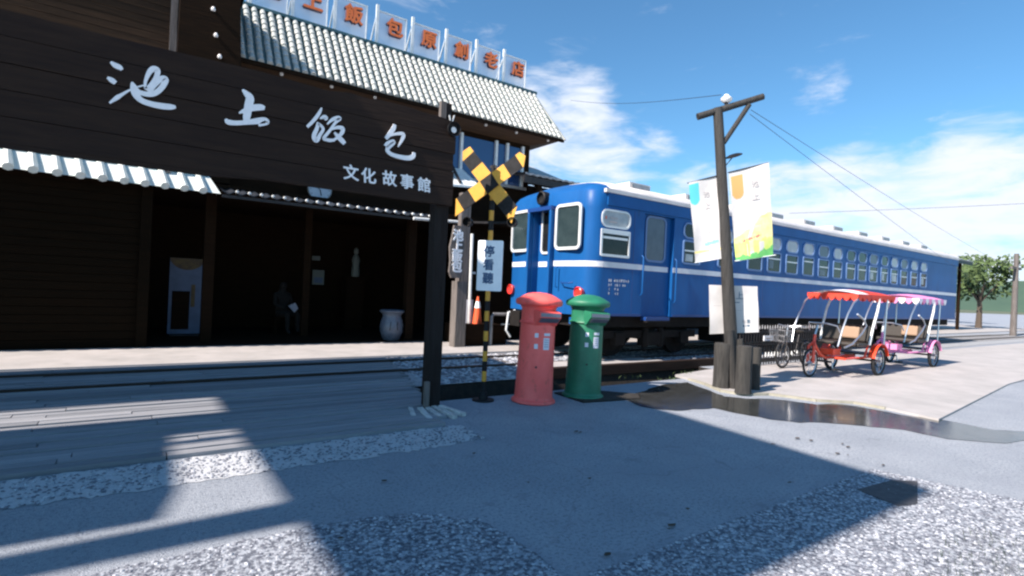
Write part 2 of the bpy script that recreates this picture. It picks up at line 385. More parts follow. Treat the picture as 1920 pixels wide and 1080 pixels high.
def text(body, size, mn, parent, at, rot=(PI/2, 0, 0), extrude=.006, offset=0.0, name='letter', side=None, sx=1.0, space=1.0, shear=0, align='CENTER', bold=0.0):
    cu_ = bpy.data.curves.new(name, 'FONT'); cu_.body = body; cu_.size = size; cu_.extrude = extrude; cu_.offset = offset
    cu_.align_x = align; cu_.align_y = 'CENTER'; cu_.space_character = space; cu_.shear = shear; cu_.resolution_u = 3
    t = bpy.data.objects.new('tmp', cu_); COL.objects.link(t)
    me = bpy.data.meshes.new_from_object(t.evaluated_get(bpy.context.evaluated_depsgraph_get()))
    bpy.data.objects.remove(t); bpy.data.curves.remove(cu_)
    me.name = name; me.materials.clear(); me.materials.append(M[mn])
    if side:
        me.materials.append(M[side])
        for p in me.polygons:
            if abs(p.normal.z) < .5: p.material_index = 1
    for v in me.vertices: v.co.x *= sx
    if bold:            # thicken the strokes with slightly shifted copies, each a hair deeper
        b0_ = bmesh.new(); b0_.from_mesh(me); base_v = list(b0_.verts)
        geo = list(b0_.verts)+list(b0_.edges)+list(b0_.faces)
        for q_, (dx, dy) in enumerate(((bold, 0), (-bold, 0), (0, bold), (0, -bold))):
            d = bmesh.ops.duplicate(b0_, geom=geo)
            for v in d['geom']:
                if isinstance(v, bmesh.types.BMVert): v.co += Vector((dx, dy, -.0004*(q_+1)))
        b0_.to_mesh(me); b0_.free()
    o = bpy.data.objects.new(name, me); COL.objects.link(o)
    o.parent = parent; o.location = at; o.rotation_euler = rot
    return o

def rrect(w, h, r_, n=5):
    pts = []
    for cx, cy, a0 in ((w/2-r_, h/2-r_, 0), (-w/2+r_, h/2-r_, PI/2), (-w/2+r_, -h/2+r_, PI), (w/2-r_, -h/2+r_, 1.5*PI)):
        for k in range(n+1):
            a = a0 + k*PI/2/n; pts.append((cx+r_*math.cos(a), cy+r_*math.sin(a)))
    return pts
def ring_frame(mb, c, ux, uz, nrm, w, h, r_, t, d, mn):
    # a rounded frame (outer size w x h, bar width t) standing d proud of its plane
    c = Vector(c); ux = Vector(ux); uz = Vector(uz); nrm = Vector(nrm)
    o_ = rrect(w, h, r_); i_ = rrect(w-2*t, h-2*t, max(r_-t, .004)); n = len(o_)
    P = lambda q, k: c + ux*q[0] + uz*q[1] + nrm*k
    vs = [P(q, 0) for q in o_] + [P(q, d) for q in o_] + [P(q, d) for q in i_] + [P(q, 0) for q in i_]
    fs = []
    for k in range(n):
        j = (k+1) % n
        for a in range(3): fs.append((a*n+k, a*n+j, (a+1)*n+j, (a+1)*n+k))
    mb.add(vs, fs, mn)
def panel(mb, c, ux, uz, nrm, w, h, r_, d, mn, back=0.0):
    c = Vector(c); ux = Vector(ux); uz = Vector(uz); nrm = Vector(nrm)
    q = rrect(w, h, max(r_, .003)); n = len(q)
    vs = [c+ux*a+uz*b+nrm*back for a, b in q]+[c+ux*a+uz*b+nrm*d for a, b in q]
    mb.add(vs, [tuple(range(n)), tuple(reversed(range(n, 2*n)))]+[(k, (k+1) % n, n+(k+1) % n, n+k) for k in range(n)], mn)

XA = (1, 0, 0); ZA = (0, 0, 1); NY = (0, -1, 0)

# ================================================================== the ground
g = MB(); S_ = 900
# base sheet with an opening cut for the sunken drain beside the track
TX0, TX1, TY0, TY1 = -1.0, 9.6, 5.98, 6.95
for (a, b, c, d) in ((-S_, S_, -S_, TY0), (-S_, S_, TY1, S_), (-S_, TX0, TY0, TY1), (TX1, S_, TY0, TY1)):
    g.add([(a, c, 0), (b, c, 0), (b, d, 0), (a, d, 0)], [(0, 1, 2, 3)], 'asphalt')
struct('ground', g)
g = MB()
g.add([(TX0, TY0, 0), (TX1, TY0, 0), (TX1, TY0+.12, -.30), (TX0, TY0+.12, -.30), (TX0, TY1-.1, -.30), (TX1, TY1-.1, -.30), (TX0, TY1, 0), (TX1, TY1, 0)],
      [(0, 1, 2, 3), (3, 2, 5, 4), (4, 5, 7, 6)], 'soil')
g.add([(TX0, TY0, 0), (TX0, TY0, -.3), (TX0, TY1, -.3), (TX0, TY1, 0)], [(0, 1, 2, 3)], 'soil')
g.add([(TX1, TY0, 0), (TX1, TY0, -.3), (TX1, TY1, -.3), (TX1, TY1, 0)], [(0, 1, 2, 3)], 'soil')
struct('drain_ditch', g)

def ragged(pts, amp=.03, step=.12, seed=1):
    rr = random.Random(seed); o = []
    for i in range(len(pts)):
        a = Vector(pts[i]); b = Vector(pts[(i+1) % len(pts)]); n = max(1, int((b-a).length/step))
        for k in range(n):
            p = a.lerp(b, k/n); o.append((p.x+rr.uniform(-amp, amp), p.y+rr.uniform(-amp, amp)))
    return o
def sheet(name, poly, z, mn, th=None):
    mb = MB()
    if th: mb.prism(poly, z-th, z, mn)
    else: mb.add([(p[0], p[1], z) for p in poly], [tuple(range(len(poly)))], mn)
    return struct(name, mb)

# far fields beyond the yard
sheet('far_field', [(-S_+10, 60), (S_-10, 60), (S_-10, S_-10), (-S_+10, S_-10)], .012, 'field')
# pale paving in front of the restaurant and inside it
sheet('platform_paving', [(-14, 9.82), (7.2, 9.82), (60, 10.9), (60, 17), (-14, 17)], .045, 'pave', .06)
# pale edging strip along the timber deck
sheet('edging_strip', ragged([(-6, 4.34), (2.45, 4.28), (2.75, 4.42), (2.85, 4.8), (2.7, 4.86), (-6, 4.88)], .04, .05, 3), .004, 'strip')
# pebbled beds in the foreground
bed1 = [(-4, -2), (1.45, -2), (1.72, 1.2), (1.86, 2.4), (1.80, 2.85), (1.5, 3.1), (.9, 3.22), (.2, 3.2), (-4, 3.12)]
bed2 = [(1.95, 1.99), (1.4, -1.0), (6.2, -1.0), (5.35, 2.02)]
sheet('pebble_bed', ragged(bed1, .02, .1, 5), .008, 'pebbled')
sheet('pebble_border', ragged(bed2, .012, .1, 6), .008, 'pebbled')
# raised pad of concrete under the timber pole and the pedal carts
pad = [gp(x, y) for x, y in ((1292, 713), (1322, 722), (1352, 735), (1395, 742), (1440, 741), (1480, 746), (1530, 753), (1600, 757), (1660, 768), (1760, 790))]
pad = [(p.x, p.y) for p in pad] + [(14, 3.0), (40, 3.6), (40, 6.6), (9.2, 6.4), (8.0, 6.2)]
sheet('concrete_pad', pad, .03, 'pave', .04)
ke = MB()
for i in range(8):
    a, b = pad[i], pad[i+1]
    ke.bar((a[0], a[1], .018), (b[0], b[1], .018), .05, .036, 'kerbm')
struct('pad_kerb', ke)
# puddle: damp asphalt with standing water
pu = [gp(x, y) for x, y in ((1165, 744), (1200, 736), (1240, 722), (1288, 717), (1325, 731), (1360, 744), (1400, 748), (1440, 748), (1480, 752), (1530, 759), (1565, 757), (1610, 763), (1650, 770), (1690, 779), (1760, 786), (1860, 806), (1960, 812),
                            (1970, 822), (1880, 832), (1780, 824), (1690, 806), (1600, 797), (1540, 793), (1500, 793), (1440, 786), (1380, 775), (1340, 766), (1300, 768), (1270, 771), (1230, 768), (1200, 763), (1185, 755))]
sheet('puddle', ragged([(p.x, p.y) for p in pu], .018, .09, 9), .006, 'wet')
sheet('bounce_paving', [(-60, -60), (70, -60), (70, -2.2), (-60, -2.2)], .004, 'pave_white')  # unseen pale sheet behind the camera, added to bounce sunlight forward
# ballast between and beside the rails
sheet('ballast_bed', [(3.3, 6.93), (12, 6.93), (60, 6.93), (60, 9.78), (3.6, 9.78)], .01, 'ballast_bed')
sheet('rail_slab', [(6.35, 7.05), (9.4, 7.05), (9.2, 8.2), (6.2, 8.2)], .05, 'pave', .05)

# stones as loose cover
def stones(name, n, region, z, smin, smax, seed, keep=lambda x, y: True):
    rr = random.Random(seed); mb = MB(); k = 0
    base = [(1, 0, 0), (.5, .87, 0), (-.5, .87, 0), (-1, 0, 0), (-.5, -.87, 0), (.5, -.87, 0), (.45, .1, .8), (-.3, .45, .8), (-.35, -.45, .8)]
    fs = [(0, 1, 6), (1, 7, 6), (1, 2, 7), (2, 3, 7), (3, 8, 7), (3, 4, 8), (4, 5, 8), (5, 6, 8), (5, 0, 6), (6, 7, 8)]
    x0, x1, y0, y1 = region
    while k < n:
        x = rr.uniform(x0, x1); y = rr.uniform(y0, y1)
        if not keep(x, y): k += 1; continue
        s = rr.uniform(smin, smax); a = rr.uniform(0, 6.28); ca, sa = math.cos(a), math.sin(a); e = rr.uniform(.65, 1); zz = rr.uniform(.35, .7)
        mb.add([(x+s*(ca*p[0]-sa*p[1]*e), y+s*(sa*p[0]+ca*p[1]*e), z+s*zz*p[2]) for p in base], fs, 'stone%d' % rr.choice((0, 1, 1, 2)))
        k += 1
    o = mb.build(name); o['kind'] = 'stuff'
    return o
def inpoly(poly):
    def f(x, y):
        c = False; j = len(poly)-1
        for i in range(len(poly)):
            if (poly[i][1] > y) != (poly[j][1] > y) and x < (poly[j][0]-poly[i][0])*(y-poly[i][1])/(poly[j][1]-poly[i][1])+poly[i][0]: c = not c
            j = i
        return c
    return f
stones('pebbles', 15000, (-2.0, 2.0, .8, 3.25), .006, .006, .016, 11, inpoly(bed1))
stones('border_pebbles', 15000, (1.5, 6.0, .5, 2.02), .006, .006, .016, 12, inpoly(bed2))
stones('ballast_stones', 9000, (3.3, 14, 6.95, 9.75), .01, .02, .05, 13, lambda x, y: not (6.2 < x < 9.3 and y < 8.2) and x > 3.5+(y-6.9)*.15)
stones('edging_gravel', 2200, (-1.0, 2.8, 4.3, 4.86), .006, .006, .016, 14)

# ================================================================== timber deck of the crossing, plank by plank
deck = bpy.data.objects.new('timber_deck', None); COL.objects.link(deck); deck['kind'] = 'structure'
rr = random.Random(21)
y = 4.90; k = 0
rail_y = (8.15, 9.21)
while y < 9.78:
    w = .132
    if any(y < ry+.06 and y+w > ry-.06 for ry in rail_y):
        y = [ry for ry in rail_y if y < ry+.06 and y+w > ry-.06][0]+.062
    t = (y-4.9)/4.85
    xr = 2.72 + 1.28*t + rr.uniform(-.07, .07)
    xm = rr.uniform(-1.2, .9)
    zt = .035
    for (a, b) in ((-6.0, xm), (xm+.008, xr)):
        dz = rr.uniform(-.006, .006)
        mb = MB(((a+b)/2, y+w/2, 0)); mb.box(a, b, y, y+w-.019, -.0, zt+dz, 'plank%d' % rr.choice((0, 0, 1, 2)))
        o = mb.build('plank', deck); o.location = mb.b
        o.rotation_euler = (rr.uniform(-.006, .006), 0, rr.uniform(-.0008, .0008))
    y += w; k += 1
# dark bearers under the planks
mb = MB(); mb.add([(-6, 4.9, .004), (2.66, 4.9, .004), (3.95, 9.75, .004), (-6, 9.75, .004)], [(0, 1, 2, 3)], 'soil'); struct('deck_underlay', mb)

# ------------------------------------------------------------------ railway track
tr = thing('railway_track', 'pair of rusty rails on sleepers running from the timber deck under the blue train', 'railway track', (0, 8.68, 0))
for ry in rail_y:
    mb = MB((0, 8.68, 0))
    mb.box(-12, 70, ry-.055, ry+.055, -.05, -.03, 'rail'); mb.box(-12, 70, ry-.01, ry+.01, -.03, .02, 'rail'); mb.box(-12, 70, ry-.033, ry+.033, .02, .052, 'rail')
    mb.build('rail', tr)
sl = None
for i in range(60):
    x = 4.1+i*.62
    if sl is None:
        mb = MB((x, 8.68, 0)); mb.box(x-.11, x+.11, 7.65, 9.72, -.06, .013, 'grey_wood'); sl = mb.build('sleeper', tr); sl.location = (x, 0, 0)
    else: copy_of(sl, tr, (x, 0, 0))

# dark kerb beam between drain and track, right of the postboxes
p1 = gp(1140, 722); p2 = gp(1330, 690)
kb = MB(); kb.bar((5.75, 6.98, .06), (10.4, 6.93, .06), .16, .17, 'black_wood')
o = kb.build('kerb_beam'); o['label'] = 'long dark timber kerb beam lying beside the track behind the green postbox'; o['category'] = 'beam'

# ================================================================== restaurant building
BX = 3.0
bld = thing('restaurant_building', 'dark timber two-storey restaurant with pale tiled roof and open ground floor', 'building', (3, 12, 0))
B0 = (3, 12, 0)
def bpart(name, mb, **k): return mb.build(name, bld, **k)
mb = MB(B0)
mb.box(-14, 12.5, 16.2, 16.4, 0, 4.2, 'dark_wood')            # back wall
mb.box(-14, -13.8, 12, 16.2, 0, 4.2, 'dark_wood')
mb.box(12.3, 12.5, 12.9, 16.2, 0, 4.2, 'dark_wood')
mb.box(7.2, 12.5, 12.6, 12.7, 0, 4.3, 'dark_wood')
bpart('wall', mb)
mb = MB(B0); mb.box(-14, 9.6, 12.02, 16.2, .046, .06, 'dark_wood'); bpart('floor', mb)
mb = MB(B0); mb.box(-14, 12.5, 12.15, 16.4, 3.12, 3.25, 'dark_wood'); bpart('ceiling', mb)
mb = MB(B0)
mb.box(1.2, 9.3, 12.7, 12.8, 3.26, 5.62, 'dark_wood'); mb.box(9.2, 9.3, 12.8, 15, 3.26, 5.62, 'dark_wood')
bpart('upper_wall', mb)
# siding, board by board, lower left
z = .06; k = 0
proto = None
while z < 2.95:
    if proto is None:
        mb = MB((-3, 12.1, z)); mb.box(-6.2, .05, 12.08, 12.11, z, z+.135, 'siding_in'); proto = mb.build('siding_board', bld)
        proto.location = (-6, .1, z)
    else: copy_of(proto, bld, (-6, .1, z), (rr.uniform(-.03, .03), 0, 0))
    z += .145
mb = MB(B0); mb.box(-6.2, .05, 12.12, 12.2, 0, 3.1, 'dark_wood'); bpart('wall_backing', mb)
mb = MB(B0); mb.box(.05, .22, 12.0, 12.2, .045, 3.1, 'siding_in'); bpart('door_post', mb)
for (cx, cy, w, mn) in ((1.25, 12.9, .2, 'dark_wood'), (5.55, 12.35, .2, 'dark_wood'), (3.4, 13.6, .16, 'dark_wood')):
    mb = MB(B0); mb.box(cx-w/2, cx+w/2, cy-w/2, cy+w/2, .045, 3.12, mn); bpart('column', mb)
# upper left wing: siding wall and dark rake board
z = 3.45; proto = None; zs = []
while z < 7.3:
    if proto is None:
        mb = MB((-3, 12, z)); mb.box(-6.5, .36, 11.96, 12.0, z, z+.125, 'siding'); proto = mb.build('upper_siding_board', bld)
        proto.location = (-6, 0, z)
    else: copy_of(proto, bld, (-6, 0, z), (rr.uniform(-.04, .04), 0, 0))
    z += .132
mb = MB(B0); mb.box(-6.5, .36, 12.02, 12.15, 3.26, 7.3, 'dark_wood'); mb.box(-6.5, -6.4, 12.15, 15, 3.26, 7.3, 'dark_wood'); bpart('wing_wall', mb)
mb = MB(B0); mb.box(.36, .47, 11.9, 12.02, 3.3, 7.0, 'grey_wood'); bpart('corner_trim', mb)
mb = MB(B0); mb.add([(.47, 11.72, 5.0), (1.56, 11.72, 5.0), (1.47, 11.72, 7.0), (.5, 11.72, 7.0), (.47, 12.6, 5.0), (1.56, 12.6, 5.0), (1.47, 12.6, 7.0), (.5, 12.6, 7.0)],
                    [(0, 1, 2, 3), (4, 7, 6, 5), (0, 4, 5, 1), (3, 2, 6, 7), (1, 5, 6, 2), (0, 3, 7, 4)], 'dark_wood')
mb.box(.47, 1.5, 12.3, 12.6, 3.3, 5.0, 'dark_wood')
bpart('rake_board', mb)
# wing roof above (out of the picture's top edge)
mb = MB(B0); mb.add([(-6.8, 11.86, 7.32), (1.6, 11.86, 7.02), (1.6, 15.2, 7.02), (-6.8, 15.2, 7.32), (-6.8, 11.86, 7.42), (1.6, 11.86, 7.12), (1.6, 15.2, 7.12), (-6.8, 15.2, 7.42)],
                    [(0, 3, 2, 1), (4, 5, 6, 7), (0, 1, 5, 4), (2, 3, 7, 6), (1, 2, 6, 5), (0, 4, 7, 3)], 'dark_wood')
bpart('wing_roof', mb)

# ---- main tiled roof
EX0, EX1, EY, EZ = 1.50, 9.95, 12.0, 5.80
RX1, RY, RZ_ = 9.72, 13.2, 7.38
roof = MB(B0)
roof.add([(EX0, EY, EZ), (EX1, EY, EZ), (RX1, RY, RZ_), (EX0, RY, RZ_), (EX0, 15.2, EZ), (EX1, 15.2, EZ), (RX1, 14.0, RZ_), (EX0, 14.0, RZ_)],
         [(0, 1, 2, 3), (3, 2, 6, 7), (7, 6, 5, 4), (1, 5, 6, 2)], 'tile_base')
roof.add([(EX0, EY+.02, EZ-.03), (EX1, EY+.02, EZ-.03), (9.3, 12.7, 5.62), (EX0, 12.7, 5.62), (EX1, 15.1, EZ-.03), (9.3, 14.9, 5.62)],
         [(0, 1, 2, 3), (1, 4, 5, 2)], 'soffit')
roof_o = bpart('roof', roof)
mb = MB(B0)
mb.add([(EX0, EY-.01, EZ-.09), (EX1+.05, EY-.01, EZ-.09), (EX1+.05, EY-.01, EZ-.002), (EX0, EY-.01, EZ-.002), (EX0, EY+.03, EZ-.09), (EX1+.01, EY+.03, EZ-.09), (EX1+.01, EY+.03, EZ-.002), (EX0, EY+.03, EZ-.002)],
       [(0, 1, 2, 3), (4, 7, 6, 5), (0, 4, 5, 1), (3, 2, 6, 7), (1, 5, 6, 2), (0, 3, 7, 4)], 'dark_wood')
bpart('fascia', mb)
mb = MB(B0)
mb.bar((EX0, RY, RZ_+.02), (RX1+.08, RY, RZ_+.02), .14, .07, 'teal_edge')
mb.bar((RX1+.0, RY+.02, RZ_+.0), (EX1+.07, EY-.02, EZ-.01), .06, .05, 'tile')
bpart('ridge_cap', mb)
# tiles: barrel tiles in columns, each overlapping the one below
slope = Vector((0, RY-EY, RZ_-EZ)); SL = slope.length; su = slope.normalized(); nn = Vector((0, -su.z, su.y))
def tile_mesh(mb, o_, rb=.061, rt=.047, ln=.225):
    n = 6; vs = []
    for (t, r_, lift) in ((0, rb*.92, .0), (.02, rb, .012), (.55, rb*.97, .006), (1, rt, -.004)):
        for k in range(n+1):
            a = PI*k/n
            vs.append(o_ + Vector((-math.cos(a)*r_, 0, 0)) + nn*(math.sin(a)*r_*.95 + lift) + su*ln*t)
    fs = [(j*(n+1)+k, j*(n+1)+k+1, (j+1)*(n+1)+k+1, (j+1)*(n+1)+k) for j in range(3) for k in range(n)]
    fs.append(tuple(range(n, -1, -1)))
    mb.add(vs, fs, 'tile', True)
rows = 10; pitch = .172; stepl = (SL-.02)/rows
tm = MB((0, 0, 0)); tile_mesh(tm, Vector((0, 0, 0)))
tproto = None; rest = MB(B0); cnt = 0
ncol = int((EX1-EX0)/pitch)
rr = random.Random(5)
for c in range(ncol):
    x = EX0+.09+c*pitch
    for r_ in range(rows):
        o_ = Vector((x, EY, EZ)) + su*(r_*stepl) + nn*.004
        lim = RX1 + (EX1-RX1)*(1-r_/rows) - .05
        if x > lim: continue
        if cnt < 300:
            j = Vector((rr.uniform(-.004, .004), 0, 0)) + nn*rr.uniform(-.003, .004)
            if tproto is None:
                tproto = tm.build('tile', roof_o); t_ = tproto
            else: t_ = tproto.copy(); COL.objects.link(t_); t_.parent = roof_o
            t_.location = o_ + j - Vector(B0); t_.rotation_euler = (0, rr.uniform(-.02, .02), rr.uniform(-.02, .02))
            cnt += 1
        else: tile_mesh(rest, o_)
o = rest.build('far_tiles', roof_o); o['kind'] = 'stuff'
# soffit lamps
def bulb(at, lab):
    mb = MB(at); mb.lathe([(.001, -.05), (.03, -.045), (.042, -.015), (.03, .015), (.02, .03), (.001, .03)], 'opal', 12, at)
    o = mb.build('soffit_lamp'); o['label'] = lab; o['category'] = 'lamp'; o['group'] = 'small white lamps under the eaves'
for i, (px, py_, lab) in enumerate(((528, 137, 'leftmost small lamp under the long tiled eave above the black gate sign'), (622, 161, 'small lamp under the tiled eave, second from the dark left wing'),
    (703, 183, 'small lamp under the tiled eave just left of the gate sign\'s post top'), (911, 238, 'small lamp under the eave above the blue upper window'),
    (968, 253, 'small lamp under the eave above the right end of the yellow and black cross'), (1027, 271, 'rightmost small lamp under the roof\'s far corner'))):
    at = yp(px, py_, 12.12); bulb((at.x, 12.12, 5.72), lab)
for px, py_, lab in ((400, 16, 'topmost small lamp on the dark wing board beside the tiles'), (405, 65, 'middle small lamp on the dark wing board beside the tiles'), (412, 105, 'lowest small lamp on the dark wing board beside the tiles')):
    at = yp(px, py_, 11.69); bulb(tuple(at), lab)

# upper window band
mb = MB(B0)
mb.box(6.4, 9.05, 12.60, 12.66, 4.35, 5.45, 'glass_up'); bpart('upper_window', mb)
for x in (6.95, 8.05, 8.42, 8.95):
    mb = MB(B0); mb.box(x-.035, x+.035, 12.52, 12.6, 4.3, 5.5, 'white_metal'); bpart('mullion', mb)
mb = MB(B0); mb.box(6.3, 9.1, 12.5, 12.62, 4.26, 4.34, 'grey_metal'); bpart('window_sill', mb)
# pale lean-to over the side bay
mb = MB(B0)
mb.add([(6.2, 11.9, 3.95), (7.2, 11.9, 4.02), (7.0, 12.55, 4.55), (6.3, 12.55, 4.5), (6.2, 11.9, 3.90), (7.2, 11.9, 3.97), (7.0, 12.55, 4.50), (6.3, 12.55, 4.45)],
       [(0, 1, 2, 3), (4, 7, 6, 5), (0, 4, 5, 1), (1, 5, 6, 2), (2, 6, 7, 3), (3, 7, 4, 0)], 'white_metal')
mb.bar((6.62, 11.93, 4.04), (6.68, 12.5, 4.56), .05, .05, 'dark_metal')
bpart('lean_to', mb)
# far gable beyond the main roof
mb = MB(B0); mb.add([(9.6, 13.3, 4.95), (11.3, 13.3, 4.95), (10.9, 15.6, 5.95), (9.5, 15.6, 5.95)], [(0, 1, 2, 3)], 'tile')
mb.box(9.55, 11.1, 15.2, 15.6, 3.2, 5.6, 'far_wall'); bpart('rear_roof', mb)

# ---- lower awning: pale tiled corner at left, dark corrugated run to the right
mb = MB(B0)
mx0, mx1 = -6.5, 1.28
mb.add([(mx0, 11.62, 2.99), (mx1, 11.62, 2.99), (1.10, 12.0, 3.36), (mx0, 12.0, 3.36)], [(0, 1, 2, 3)], 'mini_roof')
mb.box(mx0, 1.08, 11.96, 12.0, 3.34, 3.44, 'mini_roof_top')
mb.add([(mx1, 11.62, 2.99), (1.35, 12.0, 3.0), (1.10, 12.0, 3.36)], [(0, 1, 2)], 'mini_roof')
ro2 = bpart('lower_roof', mb)
for k in range(24):
    x = .95-k*.30
    mb = MB(B0); mb.tube([(x+.04, 11.61, 3.01), (x, 11.8, 3.19), (x-.03, 11.98, 3.36)], [.075, .065, .05], 'mini_roof', 8)
    mb.build('roof_tile', ro2)
aw = MB(B0); nx = 220; vs = []; fs = []
for i in range(nx+1):
    x = 1.30 + (6.15-1.30)*i/nx; w = .022*math.cos(2*PI*(x/.215))
    vs += [(x, 11.55, 3.03+w), (x, 12.6, 3.28+w), (x, 11.55, 3.015+w), (x, 12.6, 3.265+w)]
for i in range(nx):
    a = i*4; b = a+4
    fs += [(a, b, b+1, a+1), (a+2, a+3, b+3, b+2), (a, a+2, b+2, b)]
aw.add(vs, fs, 'awning', True); bpart('awning', aw)
mb = MB(B0); mb.box(1.3, 6.15, 11.6, 11.66, 2.93, 2.985, 'dark_metal'); bpart('awning_rail', mb)
endp = None
for k in range(22):                                           # round roll ends along the awning edge, sunlight on them painted as white
    x = 1.55+k*.215
    if x > 6.1: break
    if endp is None:
        mb = MB((0, 0, 0)); mb.lathe([(.001, -.03), (.024, -.028), (.03, 0), (.03, .05)], 'white_metal', 10, (0, 0, 0), 'y'); endp = mb.build('roll_end', bld); endp.location = (x-3, 11.54-12, 3.055)
    else: copy_of(endp, bld, (x-3, 11.54-12, 3.055))
# gutter and bent downpipe
dp = MB((6.9, 11.5, 0))
dp.tube([(5.2, 11.5, 2.95), (6.55, 11.5, 3.0)], .035, 'white_metal')
dp.tube([(6.55, 11.5, 3.0), (6.66, 11.5, 3.03), (6.67, 11.5, 3.4)], .035, 'white_metal')
dp.tube([(6.66, 11.3, 2.72), (6.68, 11.3, .55), (6.74, 11.3, .46), (6.9, 11.3, .44)], .04, 'white_metal')
dp.box(6.66, 6.8, 11.28, 11.32, 1.75, 1.8, 'white_metal')
o = dp.build('gutter_pipe'); o['label'] = 'white gutter and downpipe on the building corner, behind the yellow and black pole'; o['category'] = 'pipe'

# ---- station shelter behind the train
sh = thing('platform_shelter', 'long low grey corrugated shelter roof running behind the blue train', 'shelter', (20, 13, 0))
S0 = (20, 13, 0)
sr = MB(S0); vs = []; fs = []; nx = 900
for i in range(nx+1):
    x = 8.6+(46-8.6)*i/nx; w = .012*math.cos(2*PI*x/.24)
    vs += [(x, 11.9, 4.62+w), (x, 14.6, 5.0+w), (x, 11.9, 4.57+w), (x, 14.6, 4.95+w)]
for i in range(nx):
    a = i*4; b = a+4; fs += [(a, b, b+1, a+1), (a+2, a+3, b+3, b+2), (a, a+2, b+2, b), (a+1, b+1, b+3, a+3)]
sr.add(vs, fs, 'grey_metal'); sr.build('roof', sh)
mb = MB(S0); mb.box(8.6, 46, 11.93, 11.98, 4.36, 4.54, 'dark_metal'); mb.box(8.6, 46, 14.5, 14.6, 4.6, 4.9, 'dark_metal'); mb.build('fascia', sh)
mb = MB(S0); mb.box(8.6, 46, 14.55, 14.65, 0, 4.6, 'dark_wood'); mb.build('back_wall', sh)
for x in (9.2, 14, 19, 24, 29, 34, 39, 44):
    mb = MB(S0); mb.box(x-.08, x+.08, 12.0, 12.16, .045, 4.5, 'dark_wood'); mb.build('post', sh)

# ---- side column with carved sign
cl_ = thing('timber_column', 'grey weathered timber column at the front corner of the restaurant', 'column', (6.12, 10.85, .045))
mb = MB((6.12, 10.85, .045)); mb.box(6.0, 6.27, 10.74, 11.0, .045, 1.55, 'grey_wood'); mb.box(6.1, 6.34, 10.86, 11.02, 1.55, 3.6, 'grey_wood'); mb.build('post', cl_)
mb = MB((6.12, 10.85, .045)); mb.box(6.27, 6.95, 10.9, 11.3, .045, .55, 'dark_wood'); mb.build('plinth', cl_)
cs = thing('carved_sign', 'narrow vertical wooden sign with white brush characters on the corner column', 'sign', (5.95, 10.72, 2.2))
mb = MB((5.95, 10.72, 2.2)); mb.prism([(0, 0)], 0, 0, 'grey_wood') if False else None
zz = [1.62, 1.75, 2.0, 2.3, 2.55, 2.8]; xl = [5.80, 5.74, 5.76, 5.73, 5.78, 5.82]; xr_ = [6.02, 6.08, 6.06, 6.10, 6.06, 6.0]
vs = []
for i, z in enumerate(zz): vs += [(xl[i], 10.66, z), (xr_[i], 10.66, z), (xr_[i], 10.73, z), (xl[i], 10.73, z)]
fs = [(0, 3, 2, 1), (20, 21, 22, 23)]
for i in range(5):
    a = i*4
    for k in range(4): fs.append((a+k, a+(k+1) % 4, a+4+(k+1) % 4, a+4+k))
mb.add(vs, fs, 'grey_wood'); mb.build('board', cs)
for i, ch in enumerate('池上飯包'):
    text(ch, .27, 'white_paint', cs, (-.03, -.065, .36-i*.235), bold=.012, extrude=.008, name='character')

# barrier of steel pipe
pb = MB((7.4, 10.9, 0))
pb.tube([(7.07, 10.9, .045), (7.07, 10.9, .74), (7.12, 10.9, .80), (7.9, 10.9, .80), (7.94, 10.9, .84), (7.94, 10.9, 1.25)], .04, 'grey_metal')
pb.tube([(7.4, 10.95, .55), (7.95, 10.95, .55)], .015, 'white_metal')
o = pb.build('pipe_barrier'); o['label'] = 'bent grey pipe barrier standing left of the train front'; o['category'] = 'barrier'
# dark doorway block behind it
# traffic cone and the pale board
c0 = (6.82, 11.15, .52)
cn = thing('traffic_cone', 'orange traffic cone with white sleeve on the ledge behind the striped pole', 'cone', c0)
mb = MB(c0); mb.lathe([(.15, 0), (.15, .03), (.115, .03), (.075, .42)], 'cone', 20, c0); mb.lathe([(.001, .69), (.025, .685), (.045, .57)], 'cone', 20, c0); mb.build('body', cn)
mb = MB(c0); mb.lathe([(.078, .41), (.047, .57)], 'white_paint', 20, c0); mb.build('sleeve', cn)
ledge = MB((6.9, 11.2, 0)); ledge.box(6.4, 7.6, 11.02, 12.0, .045, .52, 'dark_wood')
o = ledge.build('timber_ledge'); o['label'] = 'low dark timber ledge under the orange cone at the building corner'; o['category'] = 'ledge'
mb = MB((6.75, 11.4, .52)); mb.box(6.66, 6.82, 11.38, 11.41, .52, 1.12, 'skin_paper')
o = mb.build('notice_board'); o['label'] = 'small pale board leaning behind the orange traffic cone'; o['category'] = 'board'

# ---- things inside
u0 = tuple(gp(733, 638, .045))
ur = thing('glazed_urn', 'big blue-grey glazed urn with wide rim at the open front of the restaurant', 'urn', u0)
mb = MB(u0); mb.lathe([(.001, 0), (.17, 0), (.20, .04), (.27, .20), (.285, .34), (.25, .50), (.215, .58), (.225, .64), (.29, .69), (.30, .72), (.28, .74), (.22, .70), (.18, .62)], 'urn', 36, u0); mb.build('body', ur)
mb = MB(u0)
rr = random.Random(4)
for k in range(7):
    a = -2.4+k*.32; pts = []
    for j in range(6):
        zz_ = .46-j*.065; r_ = .262+.02*math.sin(j/5*PI)
        pts.append((u0[0]+math.cos(a+rr.uniform(-.06, .06))*r_, u0[1]+math.sin(a)*r_, u0[2]+zz_))
    if k % 2: mb.tube(pts[:4], .011, 'black', 5)
mb.build('brushwork', ur)
